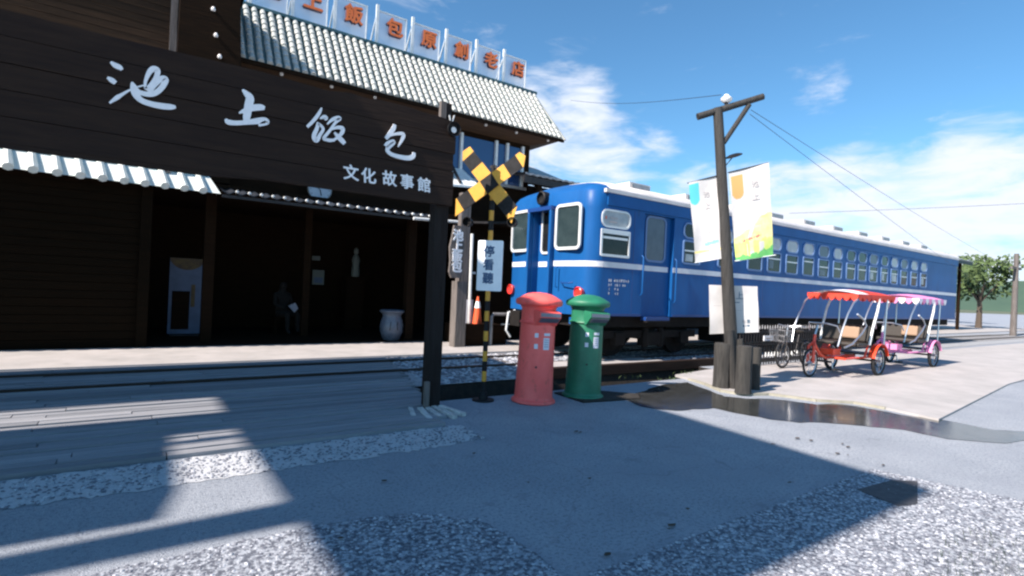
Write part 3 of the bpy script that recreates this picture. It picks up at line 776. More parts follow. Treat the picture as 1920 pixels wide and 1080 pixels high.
# tall poster stand
q = [yp(305, 632, 14.0), yp(362, 629, 14.0), yp(375, 500, 14.0), yp(320, 498, 14.0)]
ps = thing('poster_stand', 'tall dim blue poster stand inside the dark ground floor at left', 'poster', (1.0, 14, .045))
P0 = (1.0, 14, .045)
mb = MB(P0); x0, x1 = .62, 1.28; mb.box(x0, x1, 14.0, 14.03, .1, 1.78, 'poster'); mb.box(x0+.05, x1-.05, 13.9, 14.2, .045, .08, 'dark_metal'); mb.build('board', ps)
mb = MB(P0)
cir = [(.95+.36*math.cos(a), 1.86+.34*math.sin(a)) for a in [PI+i*PI/14 for i in range(15)]]
cir = [(max(x0+.002, min(x1-.002, a)), min(1.778, b)) for a, b in cir] + [(x1-.002, 1.778), (x0+.002, 1.778)]
mb.add([(a, 13.996, b) for a, b in cir], [tuple(range(len(cir)))], 'poster_dark')
mb.box(x0+.06, x0+.40, 13.994, 13.999, .2, 1.05, 'dark_wood'); mb.box(x0+.42, x0+.5, 13.994, 13.999, .7, 1.2, 'poster_dark')
mb.build('print', ps)
# wall clock hanging below the gate sign line
c0 = tuple(yp(599, 356, 12.4))
ck = thing('wall_clock', 'round pale wall clock hanging above the awning edge, half behind the gate sign', 'clock', c0)
mb = MB(c0); mb.lathe([(.001, -.05), (.235, -.05)], 'clock', 32, c0, 'y'); mb.build('dial', ck)
mb = MB(c0); mb.lathe([(.235, -.05), (.245, -.06), (.26, -.05), (.26, .0), (.001, .0)], 'grey_metal', 32, c0, 'y'); mb.build('rim', ck)
mb = MB(c0)
mb.bar((c0[0], c0[1]-.055, c0[2]), (c0[0]+.03, c0[1]-.055, c0[2]-.13), .018, .006, 'black', up=(0, 1, 0)); mb.bar((c0[0], c0[1]-.055, c0[2]), (c0[0]-.15, c0[1]-.055, c0[2]+.09), .012, .006, 'black', up=(0, 1, 0))
mb.build('hand', ck)
for k in range(12):
    a = k*PI/6; mb = MB(c0); mb.bar((c0[0]+.19*math.cos(a), c0[1]-.053, c0[2]+.19*math.sin(a)), (c0[0]+.215*math.cos(a), c0[1]-.053, c0[2]+.215*math.sin(a)), .012, .004, 'black', up=(0, 1, 0)); mb.build('hour_mark', ck)
# pale figurine and notices deep inside
a = yp(666, 520, 15.4)
fg = thing('figurine', 'small pale carved figure on a shelf deep in the dark interior', 'figurine', (a.x, 15.4, a.z))
f0 = (a.x, 15.4, a.z)
mb = MB(f0); mb.lathe([(.001, .02), (.11, .02), (.12, .1), (.10, .35), (.12, .5), (.08, .62), (.045, .66), (.07, .72), (.07, .8), (.03, .86), (.001, .87)], 'notice', 16, f0); mb.build('body', fg)
mb = MB(f0); mb.box(f0[0]-.3, f0[0]+.3, 15.3, 15.8, f0[2]-.05, f0[2]+.018, 'dark_wood'); mb.box(f0[0]-.26, f0[0]+.26, 15.35, 15.75, .045, f0[2]-.05, 'dark_wood'); mb.build('stand', fg)
for px, py_, w, h, lab in ((597, 520, .32, .42, 'dim hanging notice deep inside the dark ground floor'), (593, 484, .22, .12, 'tiny dim plate above the hanging notice inside')):
    a = yp(px, py_, 15.9); mb = MB(tuple(a)); mb.box(a.x-w/2, a.x+w/2, 15.9, 15.93, a.z-h/2, a.z+h/2, 'notice')
    mb.box(a.x-w/2+.04, a.x+w/2-.04, 15.892, 15.899, a.z-h/2+.05, a.z, 'poster')
    o = mb.build('notice'); o['label'] = lab; o['category'] = 'notice'
# a seated customer barely visible in the dark
def person_seated(base, rz):
    t = thing('person', 'dim person in dark clothes seated inside, holding a pale paper bag', 'person', base, rz=rz)
    me = bpy.data.meshes.new('body')
    V = [(0, 0, .52), (0, .02, .72), (0, .03, .98), (0, .03, 1.08), (0, -.01, 1.20), (0, -.02, 1.30),
         (.10, -.02, .50), (.14, -.42, .52), (.14, -.44, .10), (.14, -.56, .05),
         (-.10, -.02, .50), (-.14, -.42, .52), (-.14, -.44, .10), (-.14, -.56, .05),
         (.19, .03, .98), (.24, -.06, .72), (.14, -.30, .66), (-.19, .03, .98), (-.24, -.06, .72), (-.14, -.30, .66)]
    Ed = [(0, 1), (1, 2), (2, 3), (3, 4), (4, 5), (0, 6), (6, 7), (7, 8), (8, 9), (0, 10), (10, 11), (11, 12), (12, 13), (2, 14), (14, 15), (15, 16), (2, 17), (17, 18), (18, 19)]
    Rr = [.15, .13, .15, .06, .10, .07, .10, .07, .045, .035, .10, .07, .045, .035, .06, .045, .03, .06, .045, .03]
    me.from_pydata(V, Ed, []); me.materials.append(M['person_dark'])
    o = bpy.data.objects.new('body', me); COL.objects.link(o); o.parent = t
    md = o.modifiers.new('skin', 'SKIN')
    for i, r_ in enumerate(Rr): me.skin_vertices[0].data[i].radius = (r_, r_)
    me.skin_vertices[0].data[0].use_root = True
    o.modifiers.new('sub', 'SUBSURF').levels = 1; o.modifiers['sub'].render_levels = 2
    return t
a = yp(528, 606, 14.4)
pbs = (a.x, 14.4, .045)
st = thing('stool', 'dark timber stool under the dim seated person', 'stool', pbs)
mb = MB(pbs); mb.box(pbs[0]-.2, pbs[0]+.2, 14.25, 14.6, .42, .47, 'dark_wood'); mb.build('seat', st)
for sx in (-.16, .16):
    for sy in (14.28, 14.57):
        mb = MB(pbs); mb.box(pbs[0]+sx-.02, pbs[0]+sx+.02, sy-.02, sy+.02, .045, .42, 'dark_wood'); mb.build('leg', st)
person_seated(pbs, .4)
mb = MB(pbs); b0 = (pbs[0]+.16, 14.02, .74)
mb.add([(b0[0]-.1, b0[1], b0[2]+.02), (b0[0]+.05, b0[1], b0[2]-.14), (b0[0]+.13, b0[1], b0[2]-.04), (b0[0]+.06, b0[1], b0[2]+.1),
        (b0[0]-.1, b0[1]+.06, b0[2]+.02), (b0[0]+.05, b0[1]+.06, b0[2]-.14), (b0[0]+.13, b0[1]+.06, b0[2]-.04), (b0[0]+.06, b0[1]+.06, b0[2]+.1)],
       [(0, 1, 2, 3), (4, 7, 6, 5), (0, 4, 5, 1), (1, 5, 6, 2), (2, 6, 7, 3), (3, 7, 4, 0)], 'skin_paper')
o = mb.build('paper_bag'); o['label'] = 'crumpled pale paper bag held by the dim seated person'; o['category'] = 'bag'

# ================================================================== rooftop letter panels
info = (('池', 508, -8, 'first'), ('上', 585, 12, ''), ('飯', 661, 35, ''), ('包', 737, 62, ''), ('原', 801, 85, ''), ('創', 862, 107, ''), ('老', 917, 124, ''), ('店', 967, 142, ''))
rl = ['pond, cut by the photo top, first in row', 'up, three strokes, second in row', 'rice, third in the row', 'bun, a curl under a hook, fourth in the row', 'origin, fifth in the row', 'create, two upright halves, sixth in the row', 'old, seventh in the row, above the gate post', 'shop, last in the row at the roof\'s far end']
for i, (ch, px, py_, _) in enumerate(info):
    c = yp(px, py_, 13.2)
    w, h = .74, .80
    t = thing('rooftop_sign', 'orange ridge sign reading ' + rl[i], 'sign', (c.x, 13.2, RZ_), 'orange characters on pale frames along the roof ridge')
    b = (c.x, 13.2, RZ_)
    mb = MB(b); x0 = c.x-.42; x1 = c.x+.36; z0 = RZ_+.06; z1 = RZ_+.92
    mb.box(x0-.035, x0+.035, 13.2, 13.26, z0-.03, z1+.12, 'white_metal')
    mb.box(x1-.012, x1+.012, 13.21, 13.25, z0-.03, z1, 'white_metal')
    mb.box(x0+.035, x1-.012, 13.21, 13.25, z0, z0+.025, 'white_metal'); mb.box(x0+.035, x1-.012, 13.21, 13.25, z1-.03, z1-.005, 'white_metal')
    mb.build('frame', t)
    mb = MB(b); mb.box(x0+.035, x1-.012, 13.226, 13.232, z0+.025, z1-.03, 'mesh_pale'); mb.build('mesh_panel', t)
    mb = MB(b)
    mb.bar((x0, 13.26, z1-.1), (x0, 13.8, RZ_+.03), .03, .03, 'white_metal'); mb.build('brace', t)
    text(ch, .46, 'orange_let', t, (0, -.08, .50), extrude=.05, offset=0, bold=.016, name='character', side='let_side', sx=1.0)

# ================================================================== gate sign
GY = 5.55
gs = thing('gate_sign', 'wide black plank gate sign with white brush characters hanging from the gate post', 'sign', (1.3, GY, 2.4))
G0 = (1.3, GY, 2.4)
edges = [2.365, 2.565, 2.765, 2.965, 3.165, 3.36]
rr = random.Random(3)
for i in range(5):
    z0, z1 = edges[i], edges[i+1]-.006
    mb = MB(G0); dy = rr.uniform(-.005, .005)
    if i == 4:
        pr = [(-2.9, 3.37), (-.2, 3.35), (.9, 3.365), (1.5, 3.34), (1.72, 3.372), (1.95, 3.36), (2.05, 3.378), (2.4, 3.376), (2.55, 3.358), (2.75, 3.355), (2.97, 3.33)]
        n = len(pr); vs = []
        for (x, z) in pr: vs += [(x, GY-.03, z0), (x, GY-.03, z), (x, GY+.03, z), (x, GY+.03, z0)]
        fs = [(0, 1, 2, 3), tuple(reversed(range((n-1)*4, n*4)))]
        for k in range(n-1):
            for q_ in range(4): fs.append((k*4+q_, k*4+(q_+1) % 4, k*4+4+(q_+1) % 4, k*4+4+q_))
        mb.add(vs, fs, 'black_wood')
    else: mb.box(-2.9, 2.97+rr.uniform(-.015, .01), GY-.03+dy, GY+.03+dy, z0, z1, 'black_wood')
    mb.build('plank', gs)
mb = MB(G0)
for x in (-1.5, .3, 1.9): mb.box(x-.04, x+.04, GY+.036, GY+.09, 2.4, 3.3, 'black_wood_v')
mb.build('batten', gs)
mb = MB(G0); mb.add([(-2.9, GY-.031, 2.363), (.95, GY-.031, 2.363), (.5, GY-.031, 2.33), (-2.9, GY-.031, 2.33), (-2.9, GY+.02, 2.363), (.95, GY+.02, 2.363), (.5, GY+.02, 2.33), (-2.9, GY+.02, 2.33)],
       [(0, 1, 2, 3), (4, 7, 6, 5), (0, 4, 5, 1), (1, 5, 6, 2), (2, 6, 7, 3), (3, 7, 4, 0)], 'black_wood'); mb.build('lower_trim', gs)

def brush(parent, base, strokes, Y, mn='white_paint', th=.012):
    """Painted brush strokes, each a swelling ribbon cut proud of the boards."""
    mb = MB(base); lift = 0
    for st_ in strokes:
        pts = [(yp(x, y, Y).x, yp(x, y, Y).z, w) for x, y, w in st_]
        # resample with a smooth curve
        P = []; n = len(pts)
        for i in range(n-1):
            p0 = pts[max(i-1, 0)]; p1_ = pts[i]; p2_ = pts[i+1]; p3 = pts[min(i+2, n-1)]
            for k in range(6):
                t = k/6
                P.append(tuple(.5*((2*p1_[j]) + (-p0[j]+p2_[j])*t + (2*p0[j]-5*p1_[j]+4*p2_[j]-p3[j])*t*t + (-p0[j]+3*p1_[j]-3*p2_[j]+p3[j])*t**3) for j in range(3)))
        P.append(pts[-1])
        k0 = Y-.0-.0005*lift; k1 = k0-th; lift += 1
        vs = []; K = len(P)
        for i, (x, z, w) in enumerate(P):
            a = P[max(i-1, 0)]; b = P[min(i+1, K-1)]
            dx, dz = b[0]-a[0], b[1]-a[1]; l = math.hypot(dx, dz) or 1; nx_, nz_ = -dz/l, dx/l
            w = max(w, .3)*.0053*.5*.86
            vs += [(x+nx_*w, k1, z+nz_*w), (x-nx_*w, k1, z-nz_*w), (x-nx_*w, k0, z-nz_*w), (x+nx_*w, k0, z+nz_*w)]
        fs = [(0, 1, 2, 3), tuple(reversed(range((K-1)*4, K*4)))]
        for i in range(K-1):
            for q_ in range(4): fs.append((i*4+q_, i*4+(q_+1) % 4, i*4+4+(q_+1) % 4, i*4+4+q_))
        mb.add(vs, fs, mn)
    return mb.build('character', parent)
LY = GY-.036
z1_ = lambda pts: [(220+x/4.8, y/4.8, w) for x, y, w in pts]
z3_ = lambda pts: [(220+x/4.8, 180+y/4.8, w) for x, y, w in pts]
z4_ = lambda pts: [(560+x/4.8, 180+y/4.8, w) for x, y, w in pts]
chi = [z1_([(-60, 560, 4), (-20, 590, 9), (20, 610, 9), (42, 632, 5)]), z1_([(-90, 700, 4), (-50, 725, 9), (-15, 750, 7)]), z1_([(-70, 930, 3), (0, 880, 7), (40, 855, 5), (140, 800, 2.5), (260, 765, 2.5)]),
       z1_([(255, 800, 5), (252, 740, 5), (290, 650, 8), (330, 622, 10), (362, 640, 9), (350, 700, 8), (310, 770, 9), (270, 820, 12)]),
       z1_([(300, 815, 7), (340, 770, 6), (390, 715, 9), (425, 705, 8), (435, 730, 9), (400, 790, 9), (350, 835, 9), (290, 852, 9), (205, 835, 8), (180, 800, 3)]),
       z1_([(132, 742, 3), (148, 790, 11), (165, 850, 12), (215, 905, 10), (300, 938, 10), (400, 958, 11), (480, 965, 10), (525, 965, 5)])]
shang = [z1_([(1125, 808, 4), (1160, 845, 11), (1192, 885, 15), (1180, 950, 15), (1165, 1040, 14), (1158, 1090, 11)]), z1_([(1095, 1020, 3), (1140, 1000, 8), (1210, 975, 12), (1290, 968, 12), (1325, 978, 7)]),
         z3_([(975, 208, 4), (995, 235, 10), (1060, 245, 9), (1160, 240, 9), (1260, 228, 12), (1325, 222, 12), (1345, 238, 9), (1310, 252, 8), (1270, 268, 4)])]
fan = [z4_([(205, 108, 3), (180, 160, 7), (130, 225, 7), (75, 280, 6)]), z4_([(190, 205, 3), (225, 190, 8), (245, 200, 8), (235, 218, 4)]), z4_([(175, 240, 6), (160, 300, 8), (138, 350, 9), (140, 388, 9), (162, 400, 9), (190, 350, 7), (218, 300, 6), (190, 262, 6), (172, 262, 4)]),
       z4_([(255, 255, 3), (300, 215, 7), (350, 200, 9), (365, 208, 8), (330, 240, 6), (280, 310, 6), (225, 382, 7), (260, 396, 6), (320, 400, 6)]),
       z4_([(300, 300, 4), (350, 285, 7), (392, 295, 9), (385, 335, 8), (340, 380, 6), (290, 405, 5), (250, 400, 5)]), z4_([(318, 330, 4), (350, 365, 9), (385, 402, 11), (412, 432, 8)])]
bao = [z4_([(862, 258, 7), (850, 295, 10), (815, 345, 10), (782, 385, 8)]), z4_([(800, 365, 5), (860, 345, 6), (925, 340, 8), (940, 358, 9), (925, 400, 7), (892, 458, 3)]),
       z4_([(780, 455, 10), (800, 430, 10), (845, 408, 8), (850, 425, 8), (810, 460, 9), (795, 490, 9), (830, 525, 9), (900, 548, 10), (980, 560, 11), (1025, 545, 11), (1035, 510, 7)])]
for s_ in (chi, shang, fan, bao): brush(gs, G0, s_, LY)
for ch, px, py_ in (('文', 659, 326), ('化', 692, 332), ('故', 731, 337), ('事', 764, 343), ('館', 796, 349)):
    a = yp(px, py_, LY); text(ch, .165, 'white_paint', gs, (a.x-G0[0], LY-G0[1], a.z-G0[2]), extrude=.006, bold=.0035, name='small_character', shear=-.08)

gpst = thing('gate_post', 'thick black timber gate post carrying the right end of the sign', 'post', (2.86, GY+.12, 0))
q0 = (2.86, GY+.12, 0)
mb = MB(q0); mb.box(2.80, 2.97, GY+.045, GY+.21, 0, 3.30, 'black_wood_v'); bevel(mb.build('post', gpst), .012)
mb = MB(q0); mb.box(2.86, 2.95, GY+.05, GY+.15, 3.302, 3.56, 'black_wood_v'); mb.build('post_top', gpst)
mb = MB(q0); mb.box(2.79, 2.855, GY+.0, GY+.06, 3.36, 3.55, 'grey_wood'); mb.build('pale_block', gpst)
mb = MB(q0)
mb.box(2.74, 2.795, GY-.02, GY+.03, .02, .34, 'grey_wood'); mb.build('brace_block', gpst)
mb = MB(q0)
for k in range(4): mb.bar((2.70+k*.085, GY+.02, .035), (2.60+k*.15, GY-.44+.06*(k % 2), .02), .06, .04, 'footing')
mb.bar((2.62, GY+.1, .03), (2.5, GY-.25, .02), .05, .035, 'footing')
mb.prism([(2.66, GY+.05), (2.98, GY+.07), (3.06, GY-.2), (2.62, GY-.36)], .0, .012, 'strip')
mb.build('footing', gpst)
gp2 = thing('gate_post', 'second black gate post at the far left end of the sign', 'post', (-2.8, GY+.12, 0))
mb = MB((-2.8, GY+.12, 0)); mb.box(-2.9, -2.72, GY+.045, GY+.21, 0, 3.5, 'black_wood_v'); mb.build('post', gp2)
# camera and lamp on the post
a = (2.93, GY-.02, 3.24)
sl_ = thing('spot_lamp', 'small round black spot lamp with white bracket on top of the gate post', 'lamp', a)
mb = MB(a); mb.lathe([(.001, .06), (.05, .055), (.07, 0), (.085, -.06), (.08, -.062), (.06, -.02), (.001, -.01)], 'black', 20, a, 'y'); mb.build('housing', sl_)
mb = MB(a); mb.lathe([(.001, -.02), (.034, -.022)], 'opal', 16, (a[0]+.0, a[1]-.02, a[2]-.01), 'y'); mb.build('lens', sl_)
mb = MB(a); mb.bar((a[0]-.02, a[1], a[2]+.07), (a[0]-.045, a[1], a[2]+.16), .012, .012, 'white_metal'); mb.bar((a[0]-.01, a[1], a[2]+.07), (a[0]+.02, a[1], a[2]+.17), .012, .012, 'white_metal'); mb.build('bracket', sl_)

# ================================================================== railway crossing post
CX, CY = 3.69, 5.80
cp = thing('crossing_post', 'yellow and black crossbuck on a striped pole with a white plaque', 'crossing sign', (CX, CY, 0))
C0 = (CX, CY, 0)
# vertical plane facing the camera
fr = Vector((.62, -.785, 0)).normalized()       # across (to the right)
nf = Vector((-fr.y*-1, 0, 0))
nf = Vector((-.785, -.62, 0)).normalized()      # towards the road
rr = random.Random(8)
mb = MB(C0); z = .12; k = 0; mb.tube([(CX, CY, 0), (CX, CY, .12)], .03, 'black', 12)
seg = .128; zlist = []
while z < 2.75:
    mb.tube([(CX, CY, z), (CX, CY, min(z+seg, 2.8))], .031, 'yellow' if k % 2 else 'black', 12, cap=False); z += seg; k += 1
mb.tube([(CX, CY, z), (CX, CY, 3.0)], .031, 'black', 12)
mb.build('pole', cp)
mb = MB(C0); mb.lathe([(.001, .02), (.14, .02), (.14, 0)], 'black', 20, C0); mb.lathe([(.06, .02), (.05, .10), (.031, .12)], 'black', 16, C0); mb.build('base', cp)
# crossbuck: two boards of alternating fields
cc = Vector((CX, CY, 2.76)) + nf*.05 - fr*.022
def crossarm(ang, dd, ends):
    d1 = fr*math.cos(ang)+ZZ*math.sin(ang); d2 = -fr*math.sin(ang)+ZZ*math.cos(ang)
    b = MB(C0); s = .186
    for i in range(-3, 4):
        mn = 'yellow' if i % 2 else 'black'
        q = [(i-.5, -.5), (i+.5, -.5), (i+.5, .5), (i-.5, .5)]
        if i == 3: q = ends[0]
        if i == -3: q = ends[1]
        vs = [cc + d1*(u_*s) + d2*(v_*s) + nf*k for k in (dd, dd+.014) for (u_, v_) in q]
        n = len(q)
        b.add(vs, [tuple(range(n)), tuple(reversed(range(n, 2*n)))]+[(k, (k+1) % n, n+(k+1) % n, n+k) for k in range(n)], mn)
    b.build('board', cp)
crossarm(rad(35), .016, ([(2.5, -.5), (2.55, -.5), (3.05, .05), (2.85, .5), (2.5, .5)], [(-2.5, .5), (-2.55, .5), (-3.25, -.5), (-2.5, -.5)]))
crossarm(rad(131), 0, ([(2.5, .5), (2.55, .5), (3.05, .1), (2.95, -.5), (2.5, -.5)], [(-2.5, -.5), (-2.51, -.5), (-3.15, .5), (-2.5, .5)]))
mb = MB(C0)
for z in (2.62, 2.98): 
    a = Vector((CX, CY, z)); mb.bar(a-fr*.04, a+fr*.04, .04, .03, 'dark_metal')
mb.build('bracket', cp)
# signal lamps each side
for s_, lab in ((-1, 'signal_lamp'), (1, 'signal_lamp')):
    a = Vector((CX, CY, 2.27)) + fr*(.30*s_) + nf*.03
    mb = MB(C0)
    mb.bar(Vector((CX, CY, 2.27)), a, .025, .025, 'black')
    n = 20; rings = []
    for (r_, dd) in ((.001, -.05), (.05, -.05), (.062, .01), (.062, .06), (.057, .06), (.052, .0), (.001, .0)):
        rings.append([a + (fr*math.cos(2*PI*k/n)+ZZ*math.sin(2*PI*k/n))*r_ + nf*dd for k in range(n)])
    vs = [q for g_ in rings for q in g_]
    fs = [(i*n+k, i*n+(k+1) % n, (i+1)*n+(k+1) % n, (i+1)*n+k) for i in range(len(rings)-1) for k in range(n)]
    mb.add(vs, fs, 'black', True)
    mb.build('signal_lamp', cp)
# white plaque
pc = Vector((3.72, 5.80, 1.72)) + nf*.045
mb = MB(C0)
q = rrect(.335, .64, .02)
vs = [pc + fr*a + ZZ*b for a, b in q] + [pc + fr*a + ZZ*b + nf*.012 for a, b in q]
n = len(q); mb.add(vs, [tuple(range(n)), tuple(reversed(range(n, 2*n)))]+[(k, (k+1) % n, n+(k+1) % n, n+k) for k in range(n)], 'plaque'); plq = mb.build('plaque', cp)
rz_f = math.atan2(fr.y, fr.x)
for ch, dz in (('停', .17), ('看', 0), ('聽', -.17)):
    p = pc + nf*.014 + ZZ*dz - Vector(C0) - fr*.015
    text(ch, .15, 'plaque_blue', cp, p, rot=(PI/2, 0, rz_f), extrude=.002, bold=.004, name='character')

# ================================================================== pillar postboxes
def postbox(base, mn, label, facing, lean):
    t = thing('pillar_postbox', label, 'postbox', base, 'old pillar postboxes side by side')
    t.rotation_euler = (0, lean, 0)
    z0 = (0, 0, 0)
    def MBl(): return MB((0, 0, 0))
    mb = MBl(); mb.lathe([(.001, .0), (.280, .0), (.287, .012), (.280, .035), (.255, .05), (.247, .075)], mn, 48); mb.build('base_flange', t)
    mb = MBl(); mb.lathe([(.247, .07), (.233, .5), (.224, .985), (.224, 1.0), (.238, 1.01), (.243, 1.022), (.238, 1.036), (.222, 1.045), (.220, 1.06), (.220, 1.19), (.235, 1.225), (.25, 1.24)], mn, 48); mb.build('body', t)
    mb = MBl(); mb.lathe([(.25, 1.238), (.290, 1.245), (.303, 1.262), (.305, 1.300), (.294, 1.318), (.25, 1.342), (.21, 1.365), (.15, 1.39), (.08, 1.405), (.001, 1.41)], mn, 48); mb.build('cap', t)
    u_ = Vector((math.cos(facing), math.sin(facing), 0)); r_ = Vector((-u_.y, u_.x, 0))
    P = lambda a, o_, z: r_*a + u_*o_ + ZZ*z
    # slot hood: wedge with sloping top, open below
    mb = MBl(); w = .155
    vs = [P(-w, .15, 1.195), P(w, .15, 1.195), P(w, .325, 1.165), P(-w, .325, 1.165), P(-w, .325, 1.10), P(w, .325, 1.10), P(w, .21, .995), P(-w, .21, .995), P(-w, .15, .995), P(w, .15, .995)]
    mb.add(vs, [(0, 1, 2, 3), (3, 2, 5, 4), (4, 5, 6, 7), (7, 6, 9, 8), (0, 3, 4, 7, 8), (1, 9, 6, 5, 2)], mn); bevel(mb.build('slot_hood', t), .006)
    mb = MBl()
    vs = [P(-w*.86, .323, 1.096), P(w*.86, .323, 1.096), P(w*.86, .265, 1.045), P(-w*.86, .265, 1.045)]
    off = (u_*.6 - ZZ*.8)*.006
    vs = [v+off for v in vs] + [v+off*2 for v in vs]
    mb.add(vs, [(0, 1, 2, 3), (4, 7, 6, 5), (0, 4, 5, 1), (1, 5, 6, 2), (2, 6, 7, 3), (3, 7, 4, 0)], 'slot_grey'); mb.build('slot_flap', t)
    mb = MBl(); vs = [P(-w*.9, .328, 1.155), P(w*.9, .328, 1.155), P(w*.9, .328, 1.108), P(-w*.9, .328, 1.108)]
    vs = vs + [v+u_*.004 for v in vs]
    mb.add(vs, [(0, 1, 2, 3), (4, 7, 6, 5), (0, 4, 5, 1), (1, 5, 6, 2), (2, 6, 7, 3), (3, 7, 4, 0)], 'slot_grey'); mb.build('slot_frame', t)
    # white stickers on the curved face
    def curved(a0, a1, z0_, z1_, mat_, k=.0025):
        b = MBl(); vs = []; n = 6
        for i in range(n+1):
            a = facing + a0 + (a1-a0)*i/n
            for z in (z0_, z1_):
                r2 = .233+(.224-.233)*(z-.5)/.485 + k
                vs.append((math.cos(a)*r2, math.sin(a)*r2, z))
        b.add(vs, [(i*2, i*2+2, i*2+3, i*2+1) for i in range(n)], mat_, True); return b
    for (a0, a1, zb, zt) in ((-.62, -.42, .84, .895), (-.62, -.42, .70, .76), (-.10, .30, .865, .90), (-.12, .26, .69, .84)):
        curved(a0, a1, zb, zt, 'sticker').build('sticker', t)
    b = MBl()
    for k in range(4):
        z = .725+k*.028; c = curved(-.06, .20, z, z+.010, 'sticker_ink', .004); b.add(c.v, c.f, 'sticker_ink', True)
    b.build('sticker_print', t)
    # collection door with keyhole
    mb = MBl()
    for (a0, a1, zb, zt) in ((-.62, -.60, .22, .62), (.34, .36, .22, .62), (-.62, .36, .215, .222), (-.62, .36, .618, .625)):
        n = 8; vs = []
        for i in range(n+1):
            a = facing+a0+(a1-a0)*i/n
            for z in (zb, zt):
                r2 = .247+(.233-.247)*(z-.07)/.43 + .003
                if z > .5: r2 = .233+(.224-.233)*(z-.5)/.485+.003
                vs.append((math.cos(a)*r2, math.sin(a)*r2, z))
        mb.add(vs, [(i*2, i*2+2, i*2+3, i*2+1) for i in range(n)], mn, True)
    mb.build('door_edge', t)
    a = facing-.45; c = Vector((math.cos(a)*.233, math.sin(a)*.233, .47))
    mb = MBl(); mb.tube([c, c+Vector((math.cos(a), math.sin(a), 0))*.014], .013, 'dark_metal', 10); mb.build('lock', t)
    return t
FB = rad(-116)
rb = gp(1002, 749); gb = gp(1092, 742)
postbox((4.27, 5.51, 0), 'red_box', 'red pillar postbox with domed cap, left of the green one', rad(-100), rad(1.4))
postbox((5.12, 5.50, 0), 'green_box', 'dark green pillar postbox with domed cap, right of the red one', rad(-100), rad(1.2))
# painted drop shadow of the green one, a flat dark sheet
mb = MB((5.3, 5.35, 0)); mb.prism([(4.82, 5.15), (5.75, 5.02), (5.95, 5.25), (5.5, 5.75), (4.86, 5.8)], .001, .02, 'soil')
o = mb.build('postbox_shadow'); o['label'] = 'painted shadow, a dark flat sheet on the ground under the green postbox'; o['category'] = 'shadow'

# ================================================================== the train
TY, TW = 7.6, 2.86
YC = TY+TW/2
X0, X1 = 7.0, 27.4
tn = thing('railway_carriage', 'blue railway carriage with white stripe and white roof on the track', 'train', (X0, YC, 0))
T0 = (X0, YC, 0)
def tpart(name, mb, par=None): return mb.build(name, par or tn)
plan = [(X1, TY), (9.56, TY), (9.56, TY+.09), (8.60, TY+.09), (8.60, TY), (7.46, TY)]
for k in range(1, 7):
    a = PI/2*k/6; plan.append((7.46-.30*math.sin(a), TY+.30-.30*math.cos(a)))
plan += [(7.09, 8.35), (7.06, 8.62), (7.055, 8.70), (7.22, 8.70), (7.22, 9.36), (7.055, 9.36), (7.06, 9.44), (7.09, 9.7)]
for k in range(0, 7):
    a = PI/2*(6-k)/6; plan.append((7.46-.30*math.sin(a), TY+TW-.30+.30*math.cos(a)))
plan += [(X1, TY+TW)]
def inset(pl, dy, dx, fill):
    o_ = []
    for (x, y) in pl:
        # notches close above the door line
        if fill:
            if y == TY+.09: y = TY
            if abs(x-7.22) < 1e-6: x = 7.055
        t = (y-YC)/(TW/2)
        ny = YC + t*(TW/2-dy)
        nx_ = x + dx if x < 8 else (x if x < 20 else x)
        o_.append((nx_, ny))
    return o_
rings = [(.98, 0, 0, False), (3.12, 0, 0, False), (3.122, 0, 0, True), (3.42, .01, .02, True), (3.52, .07, .09, True), (3.60, .22, .20, True), (3.67, .45, .34, True), (3.72, .75, .52, True), (3.745, 1.1, .7, True), (3.75, 1.40, .8, True)]
mb = MB(T0); n = len(plan); vs = []
for (z, dy, dx, fill) in rings: vs += [(x, y, z) for x, y in inset(plan, dy, dx, fill)]
fs = [(j*n+k, j*n+(k+1) % n, (j+1)*n+(k+1) % n, (j+1)*n+k) for j in range(len(rings)-1) for k in range(n)]
fs.append(tuple(range(n))); fs.append(tuple(range((len(rings)-1)*n, len(rings)*n)))
mb.add(vs, fs, 'blue', True)
body = tpart('body', mb)
# white roof over the shell
prof = [(-1.46, 3.455), (-1.44, 3.53), (-1.36, 3.60), (-1.15, 3.67), (-.8, 3.735), (-.4, 3.77), (0, 3.785)]
prof = prof + [(-a, b) for a, b in reversed(prof[:-1])]
mb = MB(T0); m_ = len(prof)
xs = [(7.50, .0), (7.78, 1), (12, 1), (18, 1), (X1+.03, 1)]
vs = [(x, YC+a*(.975 if q_ == 0 else 1), b-(.11 if q_ == 0 else 0)) for x, q_ in xs for a, b in prof]
fs = [(i*m_+k, i*m_+k+1, (i+1)*m_+k+1, (i+1)*m_+k) for i in range(len(xs)-1) for k in range(m_-1)]
mb.add(vs, fs, 'train_roof', True); rf = tpart('roof', mb)
mb = MB(T0); mb.box(7.42, X1, TY-.055, TY+.02, 3.40, 3.475, 'train_roof'); mb.box(7.42, X1, TY+TW-.02, TY+TW+.055, 3.40, 3.475, 'train_roof'); mb.build('gutter', rf)
for x in (9.0, 10.9, 12.9, 14.6, 16.4, 18.2, 20.0, 21.8, 23.6, 25.4):
    mb = MB(T0); mb.box(x-.33, x+.33, YC-.9, YC-.28, 3.70, 3.86, 'train_roof'); mb.box(x-.28, x+.28, YC-.93, YC-.9, 3.74, 3.83, 'grey_metal'); mb.build('vent', rf)
mb = MB(T0); mb.box(8.4, X1-.4, YC+.35, YC+.40, 3.83, 3.87, 'grey_metal')
for i in range(16): mb.box(8.5+i*1.2, 8.54+i*1.2, YC+.33, YC+.42, 3.76, 3.83, 'grey_metal')
mb.build('roof_conduit', rf)
